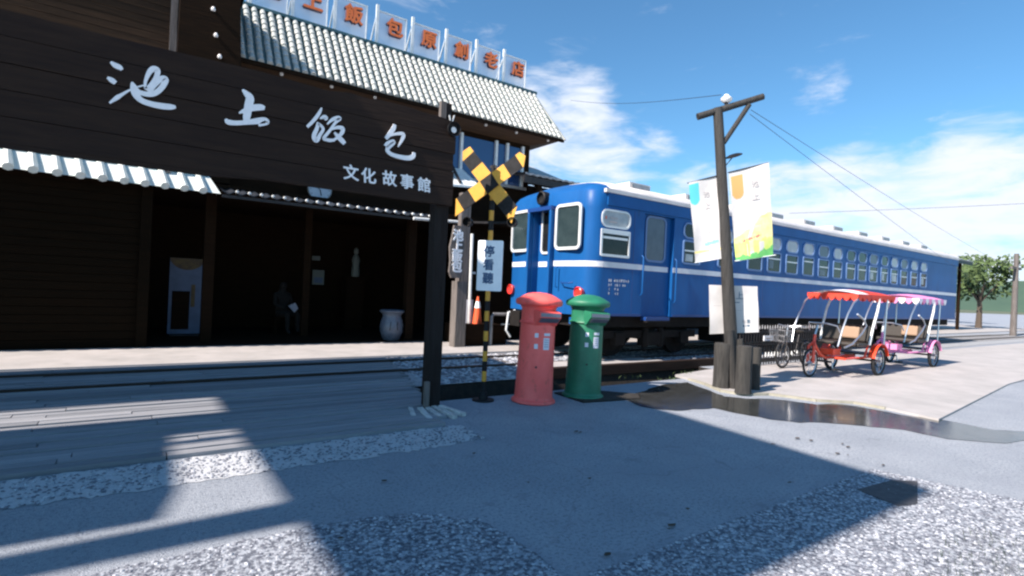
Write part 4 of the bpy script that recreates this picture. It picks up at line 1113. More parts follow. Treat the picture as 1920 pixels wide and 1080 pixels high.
# letterboard above the windows
mb = MB(T0); mb.box(7.5, X1, TY-.028, TY-.001, 3.16, 3.398, 'blue'); tpart('letterboard', mb)
# stripe
mb = MB(T0)
mb.box(7.47, 8.60, TY-.006, TY-.001, 1.94, 2.05, 'stripe'); mb.box(8.66, 9.50, TY+.084, TY+.089, 1.94, 2.05, 'stripe'); mb.box(9.56, X1, TY-.006, TY-.001, 1.94, 2.05, 'stripe')
cpts = [p for p in plan if p[0] < 7.47 and p[0] != 7.22]
near = [p for p in plan[5:15]]; far = [p for p in plan[17:26]]
def ribbon(mb, pts, z0, z1, mn, out_=.005):
    vs = []; K = len(pts)
    for i, (x, y) in enumerate(pts):
        a = pts[max(0, i-1)]; b = pts[min(K-1, i+1)]; dx, dy = b[0]-a[0], b[1]-a[1]; l = math.hypot(dx, dy)
        nx_, ny_ = -dy/l, dx/l                       # outward is to the left/front
        vs += [(x+nx_*out_, y+ny_*out_, z0), (x+nx_*out_, y+ny_*out_, z1)]
    mb.add(vs, [(i*2, i*2+2, i*2+3, i*2+1) for i in range(K-1)], mn, True)
ribbon(mb, near, 1.94, 2.05, 'stripe'); ribbon(mb, [p for p in plan[18:26]], 1.94, 2.05, 'stripe')
mb.box(7.214, 7.219, 8.72, 9.34, 1.94, 2.05, 'stripe')
tpart('stripe', mb)
# lower body rib and skirting
mb = MB(T0); mb.box(7.5, 8.58, TY-.012, TY-.001, .985, 1.03, 'blue_dark'); mb.box(9.6, X1, TY-.012, TY-.001, .985, 1.03, 'blue_dark')
tpart('skirt_rib', mb)
mb = MB(T0)
for x in (8.30, 11.05, 13.1, 15.8, 18.3, 20.9, 23.4): mb.box(x-.008, x+.008, TY-.004, TY-.0005, 1.035, 1.93, 'blue_dark'); mb.box(x-.008, x+.008, TY-.004, TY-.0005, 2.06, 3.12, 'blue_dark')
for i in range(120):
    x = 9.7+i*.148; mb.box(x-.006, x+.006, TY-.010, TY-.0062, 2.085, 2.097, 'blue_dark')
tpart('panel_seam', mb)['kind'] = 'stuff'
# side windows: rounded upper pane over a lower sash
wl = [(7.34, 8.17, 'o')] + [(9.84, 10.50, '')]
pairs = [(11.15, 11.75), (12.37, 13.03), (13.26, 13.92), (14.16, 14.79), (15.05, 15.66), (15.91, 16.54), (16.80, 17.36), (17.64, 18.24), (18.42, 19.02), (19.22, 19.85), (20.10, 20.65), (20.89, 21.46), (21.7, 22.3), (22.6, 23.2), (23.5, 24.1)]
pairs.insert(0, (10.62, 10.98)) if False else None
gl_up = ['glass_grey', 'glass_grey', 'glass_pale', 'glass_pale', 'glass_dark', 'glass_pale', 'glass_dark', 'glass_pale', 'glass_pale', 'glass_dark', 'glass_grey']
allw = [(7.36, 8.17), (9.86, 10.50)] + pairs
rr = random.Random(6)
for i, (a, b) in enumerate(allw):
    cx = (a+b)/2; w = b-a
    fo = 'win_frame' if i == 0 else 'blue_frame'
    up = 'glass_pale' if i == 0 else gl_up[(i*3+1) % len(gl_up)]
    mb = MB(T0); ring_frame(mb, (cx, TY-.001, 2.90), XA, ZA, NY, w, .36, .15, .035, .022, fo); fw_ = tpart('upper_window', mb)
    mb = MB(T0); panel(mb, (cx, TY-.001, 2.90), XA, ZA, NY, w-.06, .30, .12, .006, up); mb.build('pane', fw_)
    mb = MB(T0); ring_frame(mb, (cx, TY-.001, 2.42), XA, ZA, NY, w, .54, .07 if i else .03, .04, .024, fo); lw = tpart('lower_window', mb)
    mb = MB(T0); panel(mb, (cx, TY-.001, 2.42), XA, ZA, NY, w-.07, .47, .05, .006, 'glass_dark'); mb.build('pane', lw)
    mb = MB(T0)
    if i == 0:
        mb.box(cx-w/2+.05, cx+w/2-.05, TY-.026, TY-.008, 2.60, 2.665, 'win_frame'); mb.box(cx-w/2+.05, cx+w/2-.07, TY-.022, TY-.008, 2.50, 2.545, 'win_frame'); mb.box(cx-w/2+.03, cx+w/2-.03, TY-.03, TY-.008, 2.155, 2.20, 'win_frame')
    else:
        h = rr.choice((0, .05, .12, .2))
        mb.box(cx-w/2+.05, cx+w/2-.05, TY-.020, TY-.008, 2.44+h*.5, 2.47+h*.5, 'win_frame')
        if rr.random() < .55: mb.box(cx-w/2+.10, cx-w/2+.10+w*rr.uniform(.3, .7), TY-.012, TY-.008, 2.22+h*.3, 2.38+h*.8, rr.choice(('glass_pale', 'glass_grey')))  # pale patch painted for brightness seen through the pane
    mb.build('sash', lw)
# red mark on the first upper pane
mb = MB(T0); mb.box(7.46, 7.50, TY-.012, TY-.008, 2.88, 2.94, 'b_red'); mb.box(7.58, 7.80, TY-.012, TY-.008, 2.90, 2.94, 'b_grey'); mb.box(7.58, 7.78, TY-.012, TY-.008, 2.82, 2.86, 'b_grey'); tpart('pane_sticker', mb)
# side door
mb = MB(T0); ring_frame(mb, (9.05, TY+.088, 2.62), XA, ZA, NY, .66, .98, .14, .045, .022, 'blue_frame'); d_ = tpart('door_window', mb)
mb = MB(T0); panel(mb, (9.05, TY+.088, 2.62), XA, ZA, NY, .60, .92, .11, .008, 'glass_grey'); mb.build('pane', d_)
for x in (8.56, 9.62):
    mb = MB(T0); mb.tube([(x, TY-.005, 1.28 if x > 9 else 1.42), (x, TY-.05, 1.32 if x > 9 else 1.46), (x, TY-.05, 2.2), (x, TY-.005, 2.24)], .016, 'blue', 8); tpart('handrail', mb)
mb = MB(T0); mb.box(8.7, 9.45, TY-.10, TY+.08, .86, .90, 'under'); mb.box(8.7, 9.45, TY-.06, TY+.08, .90, .975, 'blue_dark'); tpart('door_step', mb)
# rows of small white lettering low on the side (illegible in the photograph)
mb = MB(T0)
rr = random.Random(77)
def glyph(x, z, s):
    for _ in range(4):
        if rr.random() < .5: mb.box(x+rr.uniform(0, s*.6), x+s*.75, TY-.004, TY-.0012, z+rr.uniform(0, s)*.9, z+rr.uniform(0, s)*.9+s*.16, 'stripe')
        else:
            xx = x+rr.uniform(0, s*.6); mb.box(xx, xx+s*.16, TY-.0055, TY-.0043, z, z+s, 'stripe')
for r_, (xs_, s) in enumerate((([7.62, 7.67] + [7.78+.065*i for i in range(7)], .055), ([7.62, 7.68] + [7.80+.06*i for i in range(3)] + [8.02, 8.08], .05), ([7.63, 7.80, 7.87], .05), ([7.63, 7.81, 7.87], .05))):
    for x in xs_: glyph(x, 1.66-.085*r_, s)
tpart('lettering', mb)
# front windows and gangway door
for (c, ux, w) in (((7.085, 8.22, 2.73), Vector((.06, -1, 0)).normalized(), .74), ((7.085, 9.84, 2.73), Vector((-.06, -1, 0)).normalized(), .74)):
    nrm = Vector((-1, -ux.x, 0)).normalized() if False else Vector((-abs(ux.y), ux.x*-1*(-1 if ux.x > 0 else 1)*(1), 0))
    nrm = Vector((ux.y, -ux.x, 0)).normalized()
    if nrm.x > 0: nrm = -nrm
    c = Vector(c)+nrm*.012
    mb = MB(T0); ring_frame(mb, c, ux, ZA, nrm, w, .93, .12, .06, .035, 'win_frame'); f_ = tpart('front_window', mb)
    mb = MB(T0); panel(mb, c, ux, ZA, nrm, w-.10, .83, .08, .012, 'glass_teal', back=-.02); mb.build('pane', f_)
mb = MB(T0); ring_frame(mb, (7.218, 9.03, 2.70), (0, -1, 0), ZA, (-1, 0, 0), .46, .98, .10, .05, .03, 'win_frame'); f_ = tpart('gangway_door_window', mb)
mb = MB(T0); panel(mb, (7.218, 9.03, 2.70), (0, -1, 0), ZA, (-1, 0, 0), .38, .90, .07, .008, 'glass_dark'); mb.build('pane', f_)
for y in (8.66, 9.40):
    mb = MB(T0); mb.box(6.93, 7.052, y-.035, y+.035, 1.0, 3.1, 'blue'); bevel(tpart('gangway_pillar', mb), .02)
mb = MB(T0); mb.box(6.93, 7.06, 8.62, 9.44, 3.101, 3.18, 'blue_dark'); tpart('gangway_lintel', mb)
for y in (7.86, 10.2):
    mb = MB(T0); c = Vector((7.11, y, 1.42)) if y < 9 else Vector((7.13, y, 1.42))
    mb.lathe([(.085, .06), (.11, .0), (.115, -.05), (.10, -.06), (.085, -.03), (.001, -.02)], 'lens_red', 24, c, 'x'); tpart('marker_lamp', mb)
mb = MB(T0); mb.tube([(7.03, 8.45, 1.5), (6.98, 8.45, 1.52), (6.98, 8.45, 1.9), (7.03, 8.45, 1.92)], .012, 'blue', 8); mb.tube([(7.06, 8.0, 1.62), (7.0, 8.05, 1.6), (7.0, 8.3, 1.6), (7.05, 8.35, 1.62)], .012, 'blue_dark', 8); tpart('grab_handle', mb)
# headlamp / destination box above the gangway (dark round)
mb = MB(T0); mb.lathe([(.14, .10), (.15, -.06), (.12, -.08), (.11, -.02), (.001, -.0)], 'black', 24, (7.02, 9.03, 3.38), 'x'); tpart('headlamp', mb)
# hoses and coupler
mb = MB(T0)
mb.box(6.55, 7.3, YC-.12, YC+.12, .72, .95, 'under'); mb.box(6.42, 6.6, YC-.17, YC+.17, .68, .99, 'under')
tpart('coupler', mb)
mb = MB(T0); mb.box(7.0, 7.18, 7.75, 8.0, .80, .93, 'blue'); mb.tube([(7.05, 9.9, .95), (6.9, 9.95, .9), (6.86, 9.95, .5), (6.98, 9.95, .35)], .025, 'white_metal', 8); mb.tube([(7.05, 8.5, .9), (6.85, 8.5, .8), (6.82, 8.5, .5)], .025, 'under', 8)
tpart('brake_hose', mb)
# bogies and underframe
mb = MB(T0); mb.box(7.3, X1, TY+.25, TY+TW-.25, .74, .975, 'under'); mb.box(11.8, 14.5, TY+.2, TY+.9, .35, .74, 'under'); mb.box(15.2, 17.0, TY+.15, TY+.8, .40, .74, 'under'); mb.box(18.3, 19.6, TY+.2, TY+.9, .36, .74, 'under')
tpart('underframe', mb)
for bx in (9.35, 22.8):
    mb = MB(T0)
    for sy in (TY+.30, TY+TW-.42):
        mb.box(bx-1.5, bx+1.5, sy, sy+.12, .50, .66, 'under'); mb.box(bx-.35, bx+.35, sy-.05, sy+.12, .34, .62, 'under')
        for sx in (-1.05, 1.05): mb.box(bx+sx-.14, bx+sx+.14, sy-.06, sy+.12, .36, .62, 'under')
        for sx in (-.25, .25): mb.tube([(bx+sx, sy+.0, .3), (bx+sx, sy+.0, .72)], .07, 'under', 10)
    mb.box(bx-.2, bx+.2, TY+.4, TY+TW-.4, .45, .7, 'under')
    bg_ = tpart('bogie', mb)
    for sx in (-1.05, 1.05):
        for wy in (TY+.55+.0, TY+TW-.60):
            c = (bx+sx, wy, .535)
            mb = MB(T0); mb.lathe([(.001, -.07), (.09, -.07), (.10, -.03), (.33, -.02), (.38, -.06), (.42, -.06), (.42, .04), (.445, .045), (.445, .07), (.30, .07), (.001, .07)], 'under', 32, c, 'y'); mb.build('wheel', bg_)

# ================================================================== timber pole with banners
PB = Vector((7.86, 4.96, .03))
tilt = Vector((-.37, .26, 4.42)).normalized()
pt = thing('timber_pole', 'tall leaning timber pole with a short cross beam and brace at its top', 'pole', tuple(PB))
Pf = RT.copy()                                   # across direction of the cross beam and banners
def pp(h, a=0, o_=0): return PB + tilt*h + Pf*a + FW*o_
mb = MB(tuple(PB)); mb.tube([pp(0), pp(1.2), pp(2.6), pp(4.45)], [.105, .098, .085, .074], 'pole_wood', 14); mb.build('post', pt)
pl_ = lambda x, y: (lambda d: Vector((0, 0, EYE)) + d*((PB-Vector((0, 0, EYE))).dot(FW)/d.dot(FW)))(ray(x, y))
a = pl_(1308, 219); b = pl_(1431, 181)
mb = MB(tuple(PB)); mb.tube([a-FW*.0, b], [.055, .05], 'pole_wood', 12); mb.build('cross_beam', pt)
a2 = pl_(1357, 268); b2 = pl_(1405, 196)
mb = MB(tuple(PB)); mb.tube([a2, b2], .038, 'pole_wood', 10); mb.build('brace', pt)
mb = MB(tuple(PB)); mb.tube([pp(.0, -.045, -.09), pp(.92, -.055, -.09)], [.07, .065], 'pole_wood', 10); mb.tube([pp(.0, .14, -.05), pp(.78, .12, -.05)], [.06, .055], 'stump', 10); mb.tube([pp(0, .2, .1), pp(.62, .2, .1)], .05, 'stump', 10)
mb.build('side_post', pt)
# lamp and disc
lc = pl_(1362, 186)
lm = thing('globe_lamp', 'white round lamp on top of the pole\'s cross beam', 'lamp', tuple(lc))
mb = MB(tuple(lc)); mb.lathe([(.001, -.06), (.05, -.055), (.085, -.02), (.09, .01), (.06, .035), (.04, .05), (.035, .07), (.001, .075)], 'opal', 24, lc); mb.build('globe', lm)
mb = MB(tuple(lc)); mb.lathe([(.022, -.10), (.03, -.055)], 'dark_metal', 12, lc); mb.build('neck', lm)
dc = pl_(1376, 292) 
ds = thing('dish_lamp', 'flat dark oval lamp shade on the right of the pole', 'lamp', tuple(dc))
mb = MB(tuple(dc)); R_ = Matrix.Rotation(rad(-22), 3, FW) @ Matrix.Rotation(rad(16), 3, RT)
vs = []; n = 24
for (r_, h) in ((.001, .022), (.08, .02), (.13, .0), (.13, -.008), (.08, -.012), (.001, -.012)):
    for k in range(n):
        v = RT*(r_*math.cos(2*PI*k/n)) + FW*(r_*math.sin(2*PI*k/n)) + ZZ*h; vs.append(dc + R_ @ v)
mb.add(vs, [(i*n+k, i*n+(k+1) % n, (i+1)*n+(k+1) % n, (i+1)*n+k) for i in range(5) for k in range(n)], 'black', True); mb.build('shade', ds)
mb = MB(tuple(dc)); mb.tube([dc, pp(3.45, .0, .0)+FW*.0], .008, 'dark_metal', 6); mb.build('arm', ds)

def banner(corners, label, fields, wave=.018, thick=.003, name='hanging_banner', seed=1):
    # corners: tl, tr, br, bl as points; fields: list of (material, test(u,v))
    base = tuple((corners[0]+corners[1])/2)
    t = thing(name, label, 'banner', base)
    nu, nv = 60, 110; tl, tr_, br, bl = corners
    nrm = (tr_-tl).cross(bl-tl).normalized()
    if nrm.dot(FW) > 0: nrm = -nrm
    def pt_(u, v, k=0):
        p = tl.lerp(tr_, u).lerp(bl.lerp(br, u), v)
        return p + nrm*(wave*math.sin(5*u+3.1*v+seed)*(.3+v) + wave*.5*math.sin(9*v+seed*2+2*u) + k)
    mb = MB(base); vs = []
    for j in range(nv+1):
        for i in range(nu+1): vs.append(pt_(i/nu, j/nv))
    vb = [v - nrm*thick for v in vs]; N_ = len(vs)
    fs = []; mats = []
    for j in range(nv):
        for i in range(nu):
            u, v = (i+.5)/nu, (j+.5)/nv; mn = 'banner'
            for (m_n, test) in fields:
                if test(u, v): mn = m_n
            a = j*(nu+1)+i
            fs.append((a, a+1, a+nu+2, a+nu+1)); mats.append(mn)
            fs.append((N_+a, N_+a+nu+1, N_+a+nu+2, N_+a+1)); mats.append(mn)
    o_ = len(mb.v); mb.v += vs+vb
    for f, mn in zip(fs, mats): mb.f.append(list(f)); mb.mi.append(mb.m(mn)); mb.sm.append(True)
    mb.build('cloth', t)
    return t, pt_, base
noise1 = lambda x, s: math.sin(x*s)+.5*math.sin(x*s*2.3+1)+.3*math.sin(x*s*5.1+2)
def tag_shape(u, v, u0, u1, v0, v1):
    if not (u0 < u < u1 and v0 < v < v1): return False
    cv = v1-(v1-v0)*.3
    if v < cv: return True
    c = (u0+u1)/2; return ((u-c)/((u1-u0)/2))**2 + ((v-cv)/(v1-cv))**2 < 1
cB = [pl_(1291, 343), pl_(1346, 329), pl_(1360, 484), pl_(1305, 492)]
cB = [p - FW*.0 for p in cB]
off = FW*.11
t1_, pf, b_ = banner([p for p in cB], 'left white banner with a teal tag, hanging from the timber pole', [
    ('b_teal', lambda u, v: tag_shape(u, v, .0, .34, .03, .29)),
    ('b_teal', lambda u, v: .38 < u < .82 and .775 < v+.05*(u-.5) < .815 and abs((u*40) % 2-1) > .25),
    ('b_yellow', lambda u, v: .86 < v < .895 and noise1(u, 7) > .1),
    ('b_grey', lambda u, v: abs(u-.55) < .1 and abs(v-.33) < .05 and noise1(u, 60)+noise1(v, 90) > 1.1),
    ('b_grey', lambda u, v: abs(u-.6) < .12 and abs(v-.65) < .05 and noise1(u, 50)+noise1(v, 70) > 1.2)], seed=1)
cB2 = [pl_(1367, 323), pl_(1441, 305), pl_(1451, 479), pl_(1380, 489)]
t2_, pf2, b2_ = banner(cB2, 'right banner with an orange tag and green grass print, hanging from the timber pole', [
    ('b_yellow', lambda u, v: v > .74-.22*u+.02*noise1(u, 6) and v < .92 and noise1(u+v, 9) > -.9),
    ('b_lime', lambda u, v: v > .80+.015*noise1(u, 13) and not (.36 < u < .46 and v > .8)),
    ('banner', lambda u, v: (.30 < u < .42 or .62 < u < .82) and .83 < v < .96 and noise1(u, 30) > -.3),
    ('b_green', lambda u, v: v > .955-.09*max(0, u-.35)+.012*noise1(u, 24)),
    ('b_red', lambda u, v: .2 < u < .68 and .765 < v+.08*(u-.4) < .795 and abs((u*44) % 2-1) > .2),
    ('b_orange', lambda u, v: tag_shape(u, v, .03, .34, .05, .32)),
    ('b_grey', lambda u, v: .48 < u < .72 and .645 < v < .665 and u < .7), ('b_grey', lambda u, v: .48 < u < .50 and .6 < v < .66),
    ('b_grey', lambda u, v: abs(u-.6) < .06 and abs(v-.37) < .04 and noise1(u, 60)+noise1(v, 90) > 1.2)], seed=2.6)
def btext(t, pf_, base, ch, u, v, size, mn):
    p = pf_(u, v, .006) - Vector(base)
    ex = (pf_(u+.05, v)-pf_(u-.05, v)).normalized()
    text(ch, size, mn, t, p, rot=(PI/2, -math.asin(max(-1, min(1, ex.z))), math.atan2(ex.y, ex.x)), extrude=.001, name='printed_character')
for k, ch in enumerate('池上'):
    btext(t2_, pf2, b2_, ch, .62, .2+k*.14, .12, 'b_grey'); btext(t1_, pf, b_, ch, .58, .2+k*.14, .11, 'b_grey')
for (cs_, tt, bb) in ((cB, t1_, b_), (cB2, t2_, b2_)):
    mb = MB(bb); d = (cs_[1]-cs_[0]).normalized()
    mb.tube([cs_[0]-d*.02, cs_[1]+d*.06 if cs_ is cB else cs_[1]+d*.0], .009, 'dark_metal', 6); mb.tube([cs_[3]-d*.02, cs_[2]+d*.03], .009, 'white_metal', 6); mb.build('rod', tt)
# white notice sheet low on the pole
cW = [pl_(1335, 534), pl_(1428, 537), pl_(1430, 624), pl_(1337, 628)]
cW = [p + FW*.14 for p in cW]
t3_, pf3, b3_ = banner(cW, 'white notice sheet with dark characters tied low behind the timber pole', [
    ('b_ink', lambda u, v: .36 < u < .64 and .345 < v < .365 and abs((u*60) % 2-1) > .35),
    ('b_grey', lambda u, v: .4 < u < .66 and .52 < v < .53), ('b_grey', lambda u, v: .08 < u < .25 and .42 < v < .43),
    ('b_ink', lambda u, v: .66 < u < .82 and .84 < v < .87 and abs((u*70) % 2-1) > .3)], wave=.012, name='notice_sheet', seed=.5)
for ch, u in (('池', .42), ('上', .63)): btext(t3_, pf3, b3_, ch, u, .22, .135, 'b_ink')
btext(t3_, pf3, b3_, '里', .79, .76, .06, 'b_ink'); btext(t3_, pf3, b3_, '住', .70, .76, .05, 'b_grey')
# ring of log stumps at the foot
labs = ['pale-faced log stump, leftmost of the ring round the pole', 'log stump in front of the pole, middle of the ring', 'log stump on the right of the ring, beside its shadow', 'log stump behind the pole, far side of the ring', 'slim log stump at the right rear of the ring']
for i, (px, py_, r_, h) in enumerate(((1351, 733, .125, .70), (1393, 737, .115, .71), (1414, 730, .08, .66), (1372, 722, .12, .64), (1404, 716, .09, .62))):
    p = gp(px, py_, .03); b = (p.x, p.y, .03)
    if i == 0: p = gp(1352, 726, .03); b = (p.x, p.y, .03)
    t = thing('log_stump', labs[i], 'log', b, 'upright logs round the pole foot')
    rr = random.Random(40+i); mb = MB(b); n = 22; vs = []
    rad_ = [r_*(1+rr.uniform(-.06, .06)) for _ in range(n)]
    lv = [(0, 1.06), (.05, 1.0), (h*.5, .97), (h-.02, 1.0), (h, .95)]
    for (z, k_) in lv:
        for k in range(n): vs.append((b[0]+rad_[k]*k_*math.cos(2*PI*k/n), b[1]+rad_[k]*k_*math.sin(2*PI*k/n), b[2]+z))
    fs = [(j*n+k, j*n+(k+1) % n, (j+1)*n+(k+1) % n, (j+1)*n+k) for j in range(4) for k in range(n)]; fs.append(tuple(range(4*n, 5*n)))
    mb.add(vs, fs, 'stump', True); mb.build('log', t)

# ================================================================== spiked fence behind
fn = thing('spiked_fence', 'low dark fence with small white spiked tips between the pole and the pedal carts', 'fence', (11, 6.5, .03))
F0 = (11, 6.5, .03)
pk = None
for i in range(50):
    x = 10.45+i*.105
    if pk is None:
        mb = MB((0, 0, 0)); mb.box(-.012, .012, -.01, .01, 0, .78, 'dark_metal'); mb.lathe([(.018, .78), (.014, .82), (.001, .87)], 'grey_metal', 8, (0, 0, 0)); pk = mb.build('picket', fn); pk.location = (x-11, 0, 0)
    else: copy_of(pk, fn, (x-11, 0, random.uniform(-.01, .01)))
mb = MB(F0)
for z in (.12, .45, .72): mb.box(10.4, 15.7, 6.49, 6.51, z, z+.03, 'dark_metal')
mb.build('rail', fn)
pk2 = None
for i in range(28):
    x = 10.5+i*.12
    if i % 7 == 5: continue
    if pk2 is None:
        mb = MB((0, 0, 0)); mb.lathe([(.016, 0), (.016, .04), (.012, .07), (.001, .10)], 'white_metal', 8, (0, 0, 0)); pk2 = mb.build('white_spike', fn); pk2.location = (x-11, -.14, .19)
    else: copy_of(pk2, fn, (x-11, -.14, .19))
mb = MB(F0); mb.box(10.45, 13.9, 6.35, 6.37, .10, .19, 'dark_metal'); mb.build('lower_rail', fn)
a = yp(1441, 634, 6.42); mb = MB(tuple(a)); mb.box(a.x-.19, a.x+.19, 6.41, 6.43, a.z-.055, a.z+.055, 'plaque'); mb.box(a.x-.14, a.x+.12, 6.403, 6.409, a.z-.015, a.z+.012, 'b_grey')
o = mb.build('small_plate'); o['label'] = 'small white plate fixed to the spiked fence right of the notice sheet'; o['category'] = 'plate'

# ================================================================== pedal carts
def wheel(t, c, r_, mat_spoke='chrome', w=.035, spokes=10):
    mb = MB((0, 0, 0)); pts = [(c[0]+r_*math.cos(a), c[1], c[2]+r_*math.sin(a)) for a in [2*PI*k/26 for k in range(26)]]
    mb.tube(pts, w*.6, 'tyre', 8, closed=True); wh = mb.build('wheel', t)
    mb = MB((0, 0, 0)); pts = [(c[0]+(r_-.03)*math.cos(a), c[1], c[2]+(r_-.03)*math.sin(a)) for a in [2*PI*k/26 for k in range(26)]]
    mb.tube(pts, .012, mat_spoke, 6, closed=True)
    for k in range(spokes):
        a = 2*PI*k/spokes; mb.tube([(c[0], c[1], c[2]), (c[0]+(r_-.03)*math.cos(a), c[1], c[2]+(r_-.03)*math.sin(a))], .004, mat_spoke, 4, cap=False)
    mb.tube([(c[0], c[1]-.05, c[2]), (c[0], c[1]+.05, c[2])], .03, mat_spoke, 10)
    mb.build('rim', wh)
def pedal_cart(base, label, fab, paint, scallop, rz=0, top='white_or_sunlit_fabric', basket=False, front=None):
    t = thing('pedal_cart', label, 'pedal cart', base, 'canopied pedal carts parked by the train', rz)
    Z0 = (0, 0, 0)
    hw = .45
    wheel(t, (0, 0, .27), .25); wheel(t, (1.82, -hw, .28), .26, 'chrome', .06); wheel(t, (1.82, hw, .28), .26, 'chrome', .06)
    b = MB(Z0)
    b.tube([(.0, -.05, .27), (.03, -.05, .58), (.12, 0, .66), (.14, 0, .80)], .028, paint, 8); b.tube([(.0, .05, .27), (.03, .05, .58), (.12, 0, .66)], .028, paint, 8)
    b.build('fork', t)
    b = MB(Z0)
    b.tube([(.12, 0, .62), (.35, 0, .42), (.6, 0, .34), (1.3, 0, .36), (1.82, 0, .34)], .032, paint, 8)
    b.tube([(.6, -.34, .36), (1.82, -.34, .36)], .022, paint, 8); b.tube([(.6, .34, .36), (1.82, .34, .36)], .022, paint, 8)
    b.tube([(.6, -.34, .36), (.6, .34, .36)], .022, paint, 8); b.tube([(1.82, -hw, .28), (1.82, hw, .28)], .02, 'dark_metal', 8)
    b.tube([(1.45, -.34, .36), (1.55, -.36, .62)], .02, paint, 8); b.tube([(1.45, .34, .36), (1.55, .36, .62)], .02, paint, 8)
    b.box(.62, .92, -.12, .12, .40, .52, paint)
    b.build('frame', t)
    b = MB(Z0)
    b.tube([(.5, -.16, .28), (.5, .16, .28)], .02, 'dark_metal', 8); b.box(.42, .58, -.26, -.16, .13, .16, 'tyre'); b.box(.42, .58, .16, .26, .40, .43, 'tyre')
    b.tube([(.5, -.16, .28), (.5, -.18, .15)], .012, 'chrome', 6); b.tube([(.5, .16, .28), (.5, .18, .41)], .012, 'chrome', 6); b.build('pedal', t)
    for s_ in (-1, 1):
        b = MB(Z0); pts = [(1.82+.34*math.cos(a), s_*hw, .29+.34*math.sin(a)) for a in [rad(15+k*14) for k in range(12)]]
        for i in range(len(pts)-1): b.bar(pts[i], pts[i+1], .13, .012, paint, up=(0, 0, 1) if abs(pts[i+1][0]-pts[i][0]) > .02 else (1, 0, 0))
        b.build('mudguard', t)
    b = MB(Z0); b.box(.92, 1.36, -.44, .44, .58, .66, 'dark_seat'); bevel(b.build('seat', t), .03)
    b = MB(Z0); b.box(1.36, 1.44, -.44, .44, .66, 1.0, 'dark_seat', Matrix.Rotation(.18, 3, 'Y')); bevel(b.build('seat_back', t), .03)
    b = MB(Z0); b.box(1.30, 1.37, -.28, .05, .72, .96, 'tan_seat', Matrix.Rotation(.18, 3, 'Y')); bevel(b.build('cushion', t), .03)
    b = MB(Z0); b.box(1.48, 2.0, -.40, .40, .40, .43, 'dark_metal'); b.build('rear_shelf', t)
    # handlebar
    b = MB(Z0); b.tube([(.14, 0, .8), (.24, 0, .98)], .018, 'chrome', 8); b.tube([(.50, -.28, .86), (.42, -.26, .98), (.24, -.16, 1.02), (.24, .16, 1.02), (.42, .26, .98), (.50, .28, .86)], .014, 'chrome', 8); b.build('handlebar', t)
    # big curved side hoop
    b = MB(Z0); b.tube([(.30, -.46, .60), (.55, -.48, .66), (.95, -.48, .86), (1.12, -.48, 1.0), (1.0, -.48, 1.12), (.72, -.48, 1.22)], .017, 'chrome', 8); b.build('side_hoop', t)
    # canopy posts: curved front, upright rear
    for s_ in (-1, 1):
        b = MB(Z0); b.tube([(.12, s_*.42, .62), (.22, s_*.44, .92), (.42, s_*.44, 1.22), (.62, s_*.45, 1.44), (.88, s_*.45, 1.56)], .016, 'chrome', 8); b.build('front_bow', t)
        b = MB(Z0); b.tube([(1.34, s_*.46, .62), (1.44, s_*.47, .95), (1.60, s_*.48, 1.30), (1.74, s_*.45, 1.56)], .024, 'white_metal', 8); b.build('rear_post', t)
        b = MB(Z0); b.tube([(2.05, s_*.44, .42), (2.12, s_*.45, 1.55)], .016, 'chrome', 8); b.build('back_post', t)
    # canopy top, gently arched, with scalloped valance
    cx0, cx1 = .74, 2.45
    b = MB(Z0); ny = 10; nx_ = 14; vs = []
    for i in range(nx_+1):
        for j in range(ny+1):
            x = cx0+(cx1-cx0)*i/nx_; y = -.47+.94*j/ny
            vs.append((x, y, 1.60+.10*(1-(2*j/ny-1)**2)*(.6+.4*math.sin(PI*i/nx_))+.006*math.sin(i*2.2)))
    k_ = len(vs); vs += [(v[0], v[1], v[2]-.006) for v in vs]
    fs = []
    for i in range(nx_):
        for j in range(ny):
            a = i*(ny+1)+j; fs.append((a, a+1, a+ny+2, a+ny+1)); fs.append((k_+a, k_+a+ny+1, k_+a+ny+2, k_+a+1))
    k0 = len(b.f); b.add(vs, fs, top, True)
    if front:  # front rows coloured white to paint the sunlit slope
        fi = b.m(front)
        for q_ in range(4*ny*2): b.mi[k0+q_] = fi
    can = b.build('canopy', t)
    b = MB(Z0)
    def val(p0, p1, n):
        p0 = Vector(p0); p1_ = Vector(p1)
        for i in range(n):
            a = p0.lerp(p1_, i/n); c = p0.lerp(p1_, (i+1)/n)
            m_l = [a.lerp(c, t_) for t_ in (0, .25, .5, .75, 1)]; dr = [.055, .11, .135, .11, .055]
            vs = [m + Vector((0, 0, .004)) for m in m_l] + [m - Vector((0, 0, d)) for m, d in zip(m_l, dr)]
            b.add(vs, [(q_, q_+1, q_+6, q_+5) for q_ in range(4)], fab if (i % 2 or not scallop) else scallop)
    val((cx0, -.475, 1.602), (cx1, -.475, 1.602), 9); val((cx0, .475, 1.602), (cx1, .475, 1.602), 9); val((cx0-.003, -.47, 1.60), (cx0-.003, .47, 1.60), 7); val((cx1+.003, -.47, 1.60), (cx1+.003, .47, 1.60), 7)
    b.build('valance', can)
    if basket:
        b = MB(Z0)
        for k in range(9):
            x = -.38+k*.05
            b.tube([(x*.9, -.2, .52), (x, -.23, .80)], .004, 'grey_metal', 4); b.tube([(x*.9, .2, .52), (x, .23, .80)], .004, 'grey_metal', 4)
        for k in range(9):
            y = -.22+k*.055; b.tube([(-.36, y*.9, .52), (-.40, y, .80)], .004, 'grey_metal', 4)
        for z, e in ((.53, .0), (.66, .015), (.80, .03)):
            b.tube([(-.36-e, -.2-e, z), (.02+e, -.2-e, z), (.02+e, .2+e, z), (-.36-e, .2+e, z)], .006, 'grey_metal', 5, closed=True)
